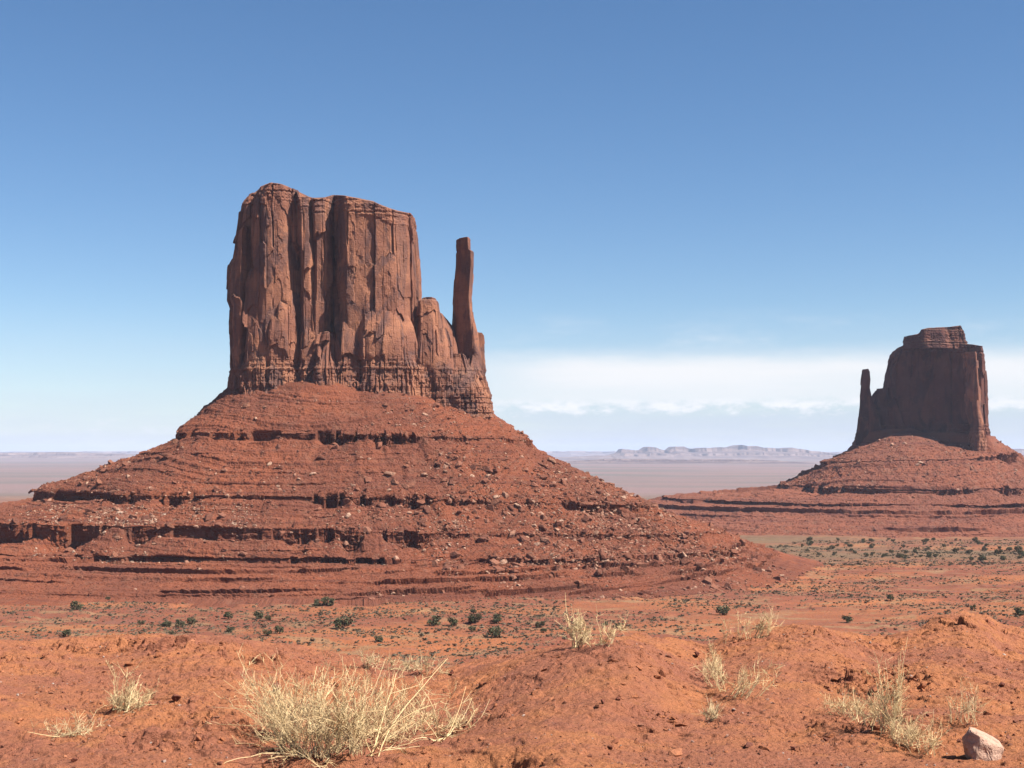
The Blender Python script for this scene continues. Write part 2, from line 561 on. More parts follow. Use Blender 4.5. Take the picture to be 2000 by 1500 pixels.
    # blocky shale band at the foot
    if zband is not None:
        kz = Z + 7 * s * fbm(uu / 14, zz / 30, seed=seed + 31, octs=3)
        kb = 1 - sstep(kz, zband - 5 * s, zband + 6 * s)
        a5, b5, o5, q5, e5 = slabs(wu, zz, 3.6, 16, seed + 11)
        a6, b6, o6, q6, e6 = slabs(wu + 2, zz, 1.7, 4, seed + 12)
        bed2 = np.floor(zz / 2.1)
        bh2 = _h(bed2, np.zeros_like(bed2) + 5, np.zeros_like(bed2), 78)
        Db = .5 + (a5 - .5) * 3.2 * (b5 > .3) + (a6 - .5) * 1.5 + (bh2 - .5) * 1.6 + 1.5 * fbm(uu / 9, zz / 8, seed=seed + 17, octs=3) + (zband - Z) / s * 0.10
        Db -= 1.8 * np.exp(-(e5 / 0.35) ** 2) * (b5 > .4)
        D = D * (1 - kb * .8) + kb * Db
    D = D * amp * s
    D = np.clip(D, -.30 * am, .35 * am)
    X = X + nrm[None, :, 0] * D
    Yv = Yv + nrm[None, :, 1] * D
    # close the top with shrinking rings
    mx, my = X[-1].mean(), Yv[-1].mean()
    rx, ry, rz = [X], [Yv], [Z]
    for q in (0.97, 0.9, 0.78, 0.6, 0.4, 0.2, 0.02):
        xq, yq = mx + (X[-1] - mx) * q, my + (Yv[-1] - my) * q
        zq = Z[-1].mean() * (1 - q) + Z[-1] * q
        if top is not None:
            zq = CAMZ + (885 - np.interp(xq * F / yq + 1000, top[0], top[1])) * np.minimum(yq, Yc) / F
        zq = zq + (1 - q) ** .7 * bulge * s + .8 * s * fbm(xq / 5 / s, yq / 5 / s, seed=seed + 20) * (1 - q ** 6)
        rx.append(xq[None])
        ry.append(yq[None])
        rz.append(zq[None])
    X, Yv, Z = np.vstack(rx), np.vstack(ry), np.vstack(rz)
    V = np.stack([X, Yv, Z], -1).reshape(-1, 3)
    return V, grid_faces(X.shape[0], nu, True)


def join(parts):
    Vs, Qs, off = [], [], 0
    for V, Q in parts:
        Vs.append(V)
        Qs.append(Q + off)
        off += len(V)
    return np.vstack(Vs), np.vstack(Qs)


def talus(center, scaleY, contours, zs, drops, steps_n, seed, thr, ns, s=1.0, dens=1.0, lw=1.0, masks=None):
    """Skirt of scree round a cliff. contours: per stratum list of (column, distance); zs: per stratum function of theta -> height."""
    cx, cy = center
    dense = np.linspace(math.radians(thr[0]), math.radians(thr[1]), int(thr[2] * dens), endpoint=False)
    rest = np.linspace(math.radians(thr[1]), math.radians(thr[0] + 360), 120, endpoint=False)
    th = np.concatenate([dense, rest])
    R = []
    for pts in contours:
        q = np.array([((px - 1000) * Y / F - cx, Y - cy) for px, Y in pts])
        a = np.arctan2(q[:, 1], q[:, 0])
        r = np.hypot(q[:, 0], q[:, 1])
        o = np.argsort(a)
        a, r = a[o], r[o]
        a3 = np.concatenate([a - 2 * np.pi, a, a + 2 * np.pi, a + 4 * np.pi])
        r3 = np.tile(r, 4)
        fine = np.linspace(-np.pi, 4 * np.pi, 3000)
        rf = np.interp(fine, a3, r3)
        ker = np.hanning(41)
        rf = np.convolve(rf, ker / ker.sum(), 'same')
        R.append(np.interp(th, fine, rf))
    R = np.array(R)
    Zs = np.array([z(th) if callable(z) else np.full_like(th, z) for z in zs])
    K = len(R)
    rows_r, rows_z, rows_k, rows_t, rows_l = [], [], [], [], []
    r_in = R[0] * 0.55
    z_in = Zs[0] + 3 * s
    cur_r, cur_z = r_in, z_in
    poff = np.zeros_like(th)
    first = True
    for k in range(K):
        arc = th * R[k]
        # ledge position: blocky bays and buttresses
        if drops[k] > 0:
            a1, b1, e1, o1, q1 = cells(arc / (11 * s), arc * 0 + .5, seed + 50 + k)
            a2, b2, e2, o2, q2 = cells(arc / (4.2 * s), arc * 0 + .5, seed + 60 + k)
            a7, b7, e7, o7, q7 = cells(arc / (17 * s), arc * 0 + .5, seed + 65 + k)
            cv1 = fbm(arc / (45 * s), arc * 0, seed=seed + 70 + k, octs=4)
            off = -(.2 + 2.2 * a2 * (b2 > .35) + 3.0 * a1 * (b1 > .5) + 5.0 * (b1 > .78) + 6.0 * (np.abs(o7) < .10 + .13 * a7) * (b7 > .45)) * lw * s
            off = off + np.clip(3.5 * cv1, -3, 1) * lw * s
            mk = np.clip(.70 + 1.5 * fbm(arc / (32 * s), arc * 0 + 3, seed=seed + 80 + k, octs=4), .06, 1.25)
            if masks and masks[k] is not None:
                mk = mk * masks[k](np.degrees(th) % 360)
            off = np.clip(off, -9 * lw * s, .6 * s) * np.clip(mk * 1.3, 0, 1)
        else:
            off = np.zeros_like(th)
            mk = np.zeros_like(th)
        tr, tz = R[k], Zs[k]
        edge = np.clip(off * .96 + .1 * s, -8 * s, 0)
        n = ns[k]
        ts = np.linspace(0, 1, n, endpoint=False) if not first else np.linspace(0, 1, 6, endpoint=False)
        first = False
        for tq in ts:
            rows_r.append(cur_r + (tr - cur_r) * tq + edge * tq ** 16)
            g = tq ** 0.92
            rows_z.append(cur_z + (tz - cur_z) * g)
            rows_k.append(k)
            rows_t.append(tq)
            rows_l.append(np.zeros_like(th))
        if drops[k] > 0:
            for fq in (0.0, .5, .97):
                rows_r.append(tr + edge + (off - edge) * fq + .2 * s)
                rows_z.append(tz - (.05 + .5 * fq) * np.clip(mk, 0, 1) * s)
                rows_k.append(k)
                rows_t.append(1.0)
                rows_l.append(mk * fq)
            nd = max(4, int(drops[k] / (0.75 * s)))
            for q in range(nd + 1):
                f = q / nd
                rows_r.append(tr + off + (0.6 * f - .9 * (0.2 < f < .9)) * s * mk)
                rows_z.append(tz - .55 * np.clip(mk, 0, 1) * s - f * drops[k] * mk)
                rows_k.append(k)
                rows_t.append(1.0)
                rows_l.append(mk)
            cur_r, cur_z = tr + 2.0 * s, tz - drops[k] * mk - 1.2 * s
            rows_r.append(tr + off * .45)
            rows_z.append(cur_z + .5 * s)
            rows_k.append(k)
            rows_t.append(1.0)
            rows_l.append(mk * .5)
        else:
            poff = off
            cur_r, cur_z = tr, tz
    # run out under the plain
    for tq in (0.0, .3, .6, 1.0):
        rows_r.append(cur_r + 90 * s * tq)
        rows_z.append(cur_z - 22 * s * tq)
        rows_k.append(K)
        rows_t.append(tq)
        rows_l.append(np.zeros_like(th))
    r = np.array(rows_r)
    z = np.array(rows_z)
    kk = np.array(rows_k)
    lg = np.array(rows_l)
    A = th[None, :] * np.maximum(r, 60)
    # gullies running down the slope
    ridge = fbm(A / (26 * s), r / (90 * s), seed=seed + 1, octs=4)
    inner = sstep(r, R[0] * .95, R[0] * 1.05 + 12 * s)
    fl = (1 - np.clip(lg, 0, 1))
    z = z + inner * fl * (ridge * 1.5 * s)
    r = r + inner * ridge * 2.0 * s
    # thin beds standing out of the slope
    X0, Y0 = cx + r * np.cos(th), cy + r * np.sin(th)
    msk = np.clip(-.42 + 1.9 * fbm(A / (28 * s), z / (6 * s), seed=seed + 4, octs=3), 0, 1)
    zw = z + 1.5 * s * fbm(A / (60 * s), r / (60 * s), seed=seed + 5, octs=2)
    per = 4.6 * s
    ph = (zw / per) % 1.0
    bedi = np.floor(zw / per)
    bh = _h(bedi, np.zeros_like(bedi), np.zeros_like(bedi), seed + 33)
    saw = (sstep(ph, .12, .2) * (1 - ph) * 1.3)
    r = r + inner * msk * saw * (0.3 + 2.4 * bh ** 2) * s * fl
    # the stepped foot: strong continuous beds
    if steps_n:
        lo, hi = steps_n
        inb = sstep(zw, lo, lo + 4 * s) * (1 - sstep(zw, hi - 2 * s, hi + 2 * s))
        ph = (zw / (4.3 * s)) % 1.0
        bedi = np.floor(zw / (4.3 * s))
        bm = np.clip(.55 + 1.5 * fbm(A / (50 * s), bedi * 7.7, seed=seed + 41, octs=3), 0, 1)
        z = z + inb * bm * (sstep(ph, .34, .375) - ph) * 4.0 * s
        r = r + inb * bm * sstep(ph, .345, .37) * sstep(ph, 1.0, .6) * 1.6 * s
    # ledge faces: thin beds cut by upright joints
    lf = np.clip(lg, 0, 1)
    la, lb, lo_, lq, le = slabs(A / s + 2 * ridge, z / s, 3.4, 40, seed + 44)
    bedl = np.floor(z / (1.7 * s) + .6 * ridge)
    r = r + lf * s * ((la - .5) * 2.6 + (lb - .5) * lo_ * 1.5 + (_h(bedl, bedl * 0, bedl * 0, seed + 45) - .5) * 1.7 - 1.2 * np.exp(-(le / .35) ** 2))
    # bumps
    rough = fbm(X0 / (6 * s), Y0 / (6 * s), z / (6 * s), seed + 6, 4, .6)
    clod = cells(X0 / (2.6 * s), Y0 / (2.6 * s), seed + 7, box=False)
    z = z + inner * fl * (rough * 1.3 * s + np.maximum(0, .32 - np.hypot(clod[3], clod[4])) * clod[0] ** 2 * 4.0 * s)
    r = r + inner * rough * 1.2 * s
    X, Yv = cx + r * np.cos(th), cy + r * np.sin(th)
    V = np.stack([X, Yv, z], -1)
    return V, grid_faces(r.shape[0], len(th), True), th, kk, np.array(rows_t)


# ---- west butte ------------------------------------------------------------
TOPW = (np.array([440, 458, 463, 468, 472, 488, 503, 510, 529, 550, 566, 580, 584, 600, 622, 650, 672, 690, 730, 745, 772, 798, 804, 815]),
        np.array([450, 442, 415, 400, 386, 378, 375, 364, 357, 360, 367, 373, 385, 384, 390, 381, 382, 386, 394, 402, 411, 416, 424, 440]))
ZB = 49.6 + 1.6 + 20
E_PLAN = [(-1, .6), (-.98, -.15), (-.54, -1.0), (-.1, -1.02), (.55, -.9), (.95, -.6), (1, .2), (1, 1), (-1, 1)]
SP_PLAN = [(-1, .3), (-.5, -.35), (.72, -1), (1, -.55), (1, .4), (.5, 1), (-.6, 1)]
wc = [
    # row, left, right
    dict(prof=[(372, 480, 802), (400, 470, 806), (450, 467, 808), (560, 458, 812), (700, 452, 818), (800, 450, 840)], Yc=1238, dep=38, top=TOPW, nu=420, bulge=0),
    dict(prof=[(447, 470, 494), (455, 459, 495), (470, 453, 496), (520, 444, 497), (585, 440, 497), (600, 446, 498), (700, 447, 492), (800, 447, 490)], Yc=1212, dep=24,
         plan=[(-1, .7), (-.99, .35), (-.05, -.92), (.4, -1), (1, -.6), (1, 1), (-.9, 1)], cap=6, amp=.7),
    dict(prof=[(372, 487, 525), (385, 473, 526), (430, 465, 524), (470, 463, 522), (600, 462, 522), (800, 460, 522)], Yc=1222, dep=20, top=TOPW),
    dict(prof=[(360, 505, 582), (385, 494, 586), (420, 491, 590), (480, 492, 592), (560, 491, 600), (640, 478, 606), (700, 474, 615), (800, 470, 625)], Yc=1206, dep=26, top=TOPW, nu=420),
    dict(prof=[(520, 497, 530), (545, 490, 545), (600, 480, 560), (690, 474, 565), (800, 470, 570)], Yc=1190, dep=14, cap=3),
    dict(prof=[(470, 520, 560), (520, 515, 565), (560, 512, 570), (700, 508, 585), (800, 500, 590)], Yc=1192, dep=17, cap=3),
    dict(prof=[(382, 582, 614), (420, 586, 617), (560, 586, 624), (700, 585, 632), (800, 580, 640)], Yc=1203, dep=24, top=TOPW),
    dict(prof=[(386, 608, 650), (480, 610, 652), (600, 606, 656), (800, 600, 660)], Yc=1204, dep=24, top=TOPW),
    dict(prof=[(560, 588, 618), (600, 586, 630), (700, 582, 636), (800, 580, 640)], Yc=1192, dep=16, cap=3),
    dict(prof=[(383, 652, 795), (410, 648, 802), (480, 649, 806), (560, 650, 810), (600, 652, 815), (680, 655, 824), (800, 655, 850)], Yc=1210, dep=38, plan=E_PLAN, top=TOPW, nu=460),
    dict(prof=[(400, 770, 806), (480, 770, 809), (560, 770, 812), (600, 768, 818), (700, 765, 830), (800, 760, 850)], Yc=1212, dep=26, top=TOPW),
    dict(prof=[(545, 690, 770), (580, 686, 790), (640, 680, 815), (700, 678, 826), (800, 676, 848)], Yc=1190, dep=26, cap=4, nu=400, taper=.3),
    dict(prof=[(562, 672, 704), (585, 660, 712), (640, 655, 716), (700, 650, 722), (800, 648, 728)], Yc=1182, dep=15, cap=3),
    dict(prof=[(648, 628, 654), (665, 618, 660), (740, 612, 662), (800, 610, 666)], Yc=1176, dep=12, cap=3),
    dict(prof=[(582, 830, 846), (589, 819, 851), (603, 815, 853), (625, 811, 858), (700, 803, 872), (815, 800, 890)], Yc=1196, dep=18, cap=4, taper=.3),
    dict(prof=[(614, 806, 828), (628, 800, 836), (660, 796, 842), (815, 790, 860)], Yc=1192, dep=15, cap=3),
    dict(prof=[(610, 850, 860), (622, 842, 872), (640, 834, 886), (690, 830, 895), (815, 826, 905)], Yc=1204, dep=20, cap=3, plan=[(-1, .3), (-.5, -.8), (.1, -1), (.9, -.3), (1, .5), (.8, 1), (-.8, 1)]),
    dict(prof=[(640, 842, 870), (665, 836, 880), (720, 834, 890), (815, 830, 900)], Yc=1188, dep=14, cap=3),
    dict(prof=[(648, 926, 936), (660, 920, 938), (700, 912, 942), (740, 900, 944), (770, 890, 950), (835, 880, 952)], Yc=1204, dep=20, cap=3),
    dict(prof=[(690, 880, 905), (720, 872, 925), (770, 865, 945), (835, 860, 955)], Yc=1190, dep=16, cap=3),
]
root = bpy.data.objects.new('butte', None)
COL.objects.link(root)
root.location = (-131, 1215, -92)
tag(root, 'tall red sandstone butte with a thin separate spire on its right shoulder', 'butte', 'sandstone buttes')


def adopt(o, par):
    o.parent = par
    o.matrix_parent_inverse = par.matrix_basis.inverted()
    return o


parts = [column(seed=100 + 13 * i, zband=CAMZ + (885 - 712 - 10 * (i > 13)) * 1200 / F, **d) for i, d in enumerate(wc)]
V, Q = join(parts)
adopt(mesh_obj('cliff', V, Q, M_CLIFF), root)
V, Q = column(prof=[(466.5, 892, 917), (468, 890.5, 918.5), (478, 890, 919), (489, 891, 919), (494, 890, 926), (518, 890, 926), (545, 888, 924), (580, 886, 922),
                    (620, 884, 925), (650, 882, 932), (690, 880, 938), (740, 884, 941), (790, 885, 942), (835, 880, 945)],
              Yc=1212, dep=13, plan=SP_PLAN, seed=77, nu=260, nv=340, amp=.42, cap=14, zband=CAMZ + (885 - 735) * 1200 / F)
sp = adopt(mesh_obj('spire', V, Q, M_CLIFF), root)
sp['label'] = 'slender leaning rock spire'

CW = (-131.0, 1215.0)
cont = [
    [(446, 1222), (470, 1190), (560, 1176), (700, 1170), (850, 1176), (930, 1188), (957, 1212), (930, 1245), (700, 1265), (480, 1250)],
    [(345, 1222), (352, 1165), (400, 1130), (500, 1118), (600, 1112), (800, 1110), (930, 1128), (1010, 1160), (1038, 1205), (1000, 1280), (700, 1325), (400, 1300)],
    [(62, 1240), (98, 1165), (150, 1108), (230, 1078), (400, 1058), (600, 1047), (800, 1050), (950, 1062), (1100, 1085), (1200, 1120), (1283, 1190), (1180, 1330), (700, 1390), (150, 1360)],
    [(-160, 1210), (-70, 1120), (0, 1068), (140, 1036), (300, 1022), (600, 1014), (800, 1018), (900, 1030), (1050, 1050), (1200, 1080), (1350, 1135), (1420, 1215), (1300, 1380), (700, 1440), (50, 1420)],
    [(-350, 1180), (0, 1030), (300, 1004), (600, 999), (900, 1002), (1100, 1006), (1290, 1035), (1410, 1120), (1450, 1215), (1350, 1420), (700, 1480), (0, 1480)],
    [(-700, 1100), (-200, 930), (0, 893), (300, 887), (600, 885), (900, 890), (1100, 905), (1290, 960), (1440, 1085), (1515, 1215), (1400, 1480), (700, 1560), (-200, 1560)],
]


def ang(vals):
    """periodic table angle(deg)->value"""
    a = np.array([v[0] for v in vals], float)
    b = np.array([v[1] for v in vals], float)
    return lambda th: np.interp(np.degrees(th) % 360, np.concatenate([a - 360, a, a + 360]), np.tile(b, 3))


zs = [ang([(0, 40), (90, 50), (180, 60), (235, 61), (270, 58), (320, 49)]),
      ang([(0, 12), (90, 14), (180, 20), (270, 17), (320, 14)]),
      ang([(0, -44), (40, -44), (90, -36), (180, -31), (235, -30), (270, -30.5), (310, -35)]),
      ang([(0, -66), (180, -51), (235, -52), (270, -54), (320, -60)]),
      ang([(0, -76), (180, -72), (270, -73), (320, -76)]),
      ang([(0, -91), (180, -91), (270, -91)])]
m1 = lambda d: np.interp(d, [0, 180, 225, 285, 300, 330, 345, 360], [.9, .7, .75, 1.1, .5, .25, 1.1, .9])
m2 = lambda d: np.interp(d, [0, 180, 285, 300, 318, 330, 342, 360], [1, 1.3, 1.1, .5, .2, 1.1, 1.3, 1])
m3 = lambda d: np.interp(d, [0, 180, 200, 210, 275, 290, 300, 360], [.4, .45, .5, 1.15, 1.15, .6, .08, .4])
V, Q, th, kk, tt = talus(CW, 1200, cont, zs, [0, 6.8, 6.0, 15.0, 2.2, 0], (-95, -73), 300, (170, 372, 1500), [6, 95, 120, 75, 40, 210],
                         1.0, masks=[None, m1, m2, m3, None, None])
TW = V
TWk, TWt, TWth = kk, tt, th
adopt(mesh_obj('talus_slope', V.reshape(-1, 3), Q, M_TALUS), root)

# ---- east butte ------------------------------------------------------------
TOPE = (np.array([1700, 1724, 1737, 1744, 1754, 1765, 1800, 1850, 1886, 1900, 1918, 1924]),
        np.array([760, 730, 690, 682, 676, 672, 668, 668, 672, 673, 676, 690]))
EP = [(-1, .6), (-.9, .40), (.62, -.92), (.8, -1), (1, -.75), (1, 1), (-1, 1)]
ec = [
    dict(prof=[(668, 1762, 1899), (690, 1751, 1901), (740, 1738, 1903), (790, 1729, 1905), (830, 1716, 1907), (880, 1706, 1910)], Yc=2455, dep=95, plan=EP, top=TOPE, nu=480),
    dict(prof=[(758, 1722, 1736), (775, 1708, 1744), (790, 1696, 1750), (830, 1684, 1764), (885, 1674, 1774)], Yc=2495, dep=36, plan=EP, cap=4, taper=.2),
]
root2 = bpy.data.objects.new('butte', None)
COL.objects.link(root2)
root2.location = (707, 2420, -116)
tag(root2, 'shaded dark butte farther off with a small spire on its left side', 'butte', 'sandstone buttes')
zb2 = CAMZ + (885 - 835) * 2400 / F
parts = [column(seed=500 + 13 * i, zband=zb2, s=1.5, amp=.8, nv=220, **d) for i, d in enumerate(ec)]
V, Q = join(parts)
adopt(mesh_obj('cliff', V, Q, M_CLIFF_SHADE), root2)
eb = [
    dict(prof=[(690, 1868, 1905), (740, 1872, 1908), (790, 1876, 1911), (830, 1880, 1914), (885, 1880, 1918)], Yc=2405, dep=45, cap=8,
         plan=[(-1, .2), (-.7, -.6), (.2, -1), (1, -.2), (1, 1), (-1, 1)]),
    dict(prof=[(782, 1901, 1909), (795, 1900, 1912), (830, 1900, 1918), (885, 1895, 1924)], Yc=2362, dep=18, cap=3, taper=.15),
]
parts = [column(seed=560 + 13 * i, zband=zb2, s=1.5, amp=.7, nv=200, **d) for i, d in enumerate(eb)]
V, Q = join(parts)
o = adopt(mesh_obj('rock_buttress', V, Q, M_CLIFF), root2)  # brighter rock than the cliff beside it, sunlight put into the colour
o['label'] = 'sunlit right hand buttress'
TOPC = (np.array([1760, 1766, 1796, 1800, 1812, 1850, 1876, 1880, 1886]), np.array([672, 657, 652, 644, 641, 639, 636, 644, 662]))
parts = [column(prof=[(638, 1800, 1880), (650, 1796, 1884), (664, 1796, 1886), (682, 1790, 1886)], Yc=2425, dep=32, seed=801, s=1.4, nu=300, nv=60, top=TOPC, cap=40, amp=1.5),
         column(prof=[(654, 1768, 1850), (664, 1764, 1860), (682, 1762, 1870)], Yc=2415, dep=34, seed=811, s=1.4, nu=300, nv=50, top=TOPC, cap=40, amp=1.0)]
V, Q = join(parts)
adopt(mesh_obj('cap_rock', V, Q, M_CLIFF_SHADE), root2)
V, Q = column(prof=[(721, 1688, 1693), (727, 1687, 1696), (742, 1685, 1698), (758, 1684, 1697), (775, 1682, 1701), (795, 1681, 1708), (840, 1676, 1722), (885, 1672, 1735)],
              Yc=2490, dep=15, plan=EP, seed=821, nu=200, nv=220, s=1.2, amp=.4, cap=8)
sp2 = adopt(mesh_obj('spire', V, Q, M_CLIFF_SHADE), root2)
sp2['label'] = 'short dark rock spire'
CE = (707.0, 2430.0)
cont = [
    [(1674, 2500), (1700, 2484), (1760, 2448), (1820, 2412), (1880, 2376), (1925, 2352), (1938, 2425), (1900, 2530), (1720, 2540)],
    [(1602, 2425), (1650, 2350), (1720, 2312), (1810, 2296), (1900, 2300), (1960, 2345), (1985, 2425), (1940, 2540), (1660, 2540)],
    [(1530, 2430), (1580, 2320), (1660, 2250), (1810, 2222), (1950, 2228), (2040, 2290), (2090, 2430), (1980, 2640), (1600, 2640)],
    [(1290, 2500), (1400, 2280), (1560, 2185), (1700, 2155), (1810, 2150), (2000, 2150), (2200, 2260), (2300, 2430), (2100, 2760), (1450, 2760)],
    [(1080, 2560), (1200, 2180), (1400, 2055), (1600, 2000), (1810, 1985), (2000, 1985), (2250, 2080), (2500, 2430), (2200, 2950), (1300, 2950)],
]
zs = [ang([(0, 30), (180, 40), (225, 36), (270, 31), (315, 31)]),
      ang([(0, 2), (180, -13), (270, -8)]),
      ang([(0, -56), (180, -52), (270, -55)]),
      ang([(0, -80), (180, -75), (270, -78)]),
      ang([(0, -117), (180, -115), (270, -117)])]
e1 = lambda d: np.interp(d, [0, 150, 200, 215, 230, 300, 330, 360], [1.2, 1.4, 1.4, .6, .15, .25, 1.1, 1.2])
V, Q, th, kk, tt = talus(CE, 2400, cont, zs, [0, 11.0, 9.0, 3.0, 0], (-118, -78), 600, (165, 375, 1000), [6, 80, 80, 50, 90], 1.9, lw=.9,
                         masks=[None, e1, None, None, None])
TE, TEk, TEt, TEth = V, kk, tt, th
adopt(mesh_obj('talus_slope', V.reshape(-1, 3), Q, M_TALUS2), root2)


# ------------------------------------------------------------------ valley floor
def zval(x, y):
    x, y = np.asarray(x, float), np.asarray(y, float)
    base = np.interp(y, [100, 600, 900, 1400, 2000, 3500, 1e5], [-84, -91, -92, -104, -117, -112, -112])
    n1 = fbm(x / 140, y / 90, seed=900, octs=4)
    n2 = fbm(x / 28, y / 18, seed=910, octs=4)
    n3 = fbm(x / 900, y / 500, seed=940, octs=3)
    k = 1 - sstep(y, 2500, 5000) * .7
    # low benches, each with a small broken edge
    q = (n1 * 5.5) / 1.8
    fr = q - np.floor(q)
    ter = (np.floor(q) + sstep(fr, .38, .62)) * 1.8
    return base + k * (ter * .75 + n2 * 0.9) + n3 * 3.0 * sstep(y, 1500, 3000)


ys = [np.exp(np.arange(np.log(a), np.log(b), st)) for a, b, st in
      ((120, 480, .02), (480, 1300, .0028), (1300, 4000, .006), (4000, 44500, .03))]
ys = np.concatenate(ys)
aa = np.concatenate([np.linspace(-2, -.47, 40, endpoint=False), np.linspace(-.47, .47, 900), np.linspace(.48, 2, 40)])
Yg, Ag = np.meshgrid(ys, aa, indexing='ij')
Xg = Yg * Ag
Zg = zval(Xg, Yg)
V = np.stack([Xg, Yg, Zg], -1).reshape(-1, 3)
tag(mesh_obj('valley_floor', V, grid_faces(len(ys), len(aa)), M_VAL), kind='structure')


def on_valley(px, py):
    """where the line of sight through a photo point meets the valley floor"""
    a, b = (px - 1000) / F, (py - 885) / F
    Y = np.exp(np.linspace(math.log(450), math.log(6000), 5000))
    z = zval(Y * a, Y)
    ray = CAMZ - Y * b
    i = np.argmax(ray < z)
    return np.array([Y[i] * a, Y[i], z[i]])


# ------------------------------------------------------------------ far mesas on the horizon
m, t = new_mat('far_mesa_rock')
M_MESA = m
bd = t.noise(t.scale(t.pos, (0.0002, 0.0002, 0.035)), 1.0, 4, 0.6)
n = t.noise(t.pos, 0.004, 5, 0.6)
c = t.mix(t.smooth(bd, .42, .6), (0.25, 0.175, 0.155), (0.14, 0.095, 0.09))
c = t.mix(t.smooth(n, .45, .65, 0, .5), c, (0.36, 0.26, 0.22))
t.L.new(c, t.bsdf.inputs['Base Color'])


def mesa(name, pts, Y, base_z, thick, seed, rows=(.0, .18, .2, .45, .47, 1.0)):
    px = np.array([q[0] for q in pts], float)
    py = np.array([q[1] for q in pts], float)
    xs = np.linspace(px[0], px[-1], 700)
    top = CAMZ + (885 - np.interp(xs, px, py)) * Y / F
    X = (xs - 1000) * Y / F
    H = np.maximum(top - base_z, 1)
    H = H + Y / F * 1.2 * fbm(X / (Y * .006), X * 0, seed=seed, octs=4) * np.clip(H / (Y / F * 6), 0, 1)
    # profile from the front foot up to the rim and down the back
    prof = [(-1.0, -.05), (-.62, .25), (-.5, .34), (-.48, .52), (-.30, .62), (-.22, .70), (-.2, 1.0), (.2, 1.0), (.3, .6), (1.0, -.05)]
    Vr = []
    for d, h in prof:
        wob = fbm(X / (Y * .012), X * 0 + d, seed=seed + 5, octs=4) * .12
        Vr.append(np.stack([X, Y + (d + wob) * thick, base_z + H * h], -1))
    V = np.array(Vr)
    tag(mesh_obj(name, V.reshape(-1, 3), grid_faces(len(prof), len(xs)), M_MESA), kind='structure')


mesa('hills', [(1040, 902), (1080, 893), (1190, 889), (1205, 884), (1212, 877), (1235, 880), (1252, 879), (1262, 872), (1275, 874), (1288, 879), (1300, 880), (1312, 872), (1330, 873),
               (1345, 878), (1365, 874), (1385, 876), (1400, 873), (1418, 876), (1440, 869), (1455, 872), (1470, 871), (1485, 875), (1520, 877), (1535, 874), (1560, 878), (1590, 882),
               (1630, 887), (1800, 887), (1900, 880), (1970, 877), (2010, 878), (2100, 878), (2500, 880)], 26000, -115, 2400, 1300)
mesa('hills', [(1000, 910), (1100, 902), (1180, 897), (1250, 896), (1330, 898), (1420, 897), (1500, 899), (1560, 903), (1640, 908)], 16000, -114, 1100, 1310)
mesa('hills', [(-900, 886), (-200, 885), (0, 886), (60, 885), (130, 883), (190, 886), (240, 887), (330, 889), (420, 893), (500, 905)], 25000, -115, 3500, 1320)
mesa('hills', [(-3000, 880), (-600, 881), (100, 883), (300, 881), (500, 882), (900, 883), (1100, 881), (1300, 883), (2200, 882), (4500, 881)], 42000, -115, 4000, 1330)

# ------------------------------------------------------------------ near ground
RIDGE = (np.array([-600, -100, 0, 100, 300, 400, 450, 500, 560, 650, 760, 880, 960, 1050, 1150, 1230, 1300, 1380, 1420, 1500, 1600, 1650, 1700, 1740, 1760, 1800, 1830, 1880, 1930, 1955, 2000, 2100, 2600]),
         np.array([1255, 1252, 1253, 1250, 1252, 1249, 1252, 1262, 1270, 1288, 1306, 1318, 1302, 1280, 1262, 1254, 1262, 1271, 1252, 1236, 1232, 1242, 1250, 1247, 1238, 1226, 1211, 1200, 1207, 1228, 1240, 1238, 1250]))


def ridge_d(px):
    return 11.6 + .9 * np.sin(px / 260.0 + .6) + .35 * np.sin(px / 97.0) + 1.0 * sstep(px, 1500, 1900)


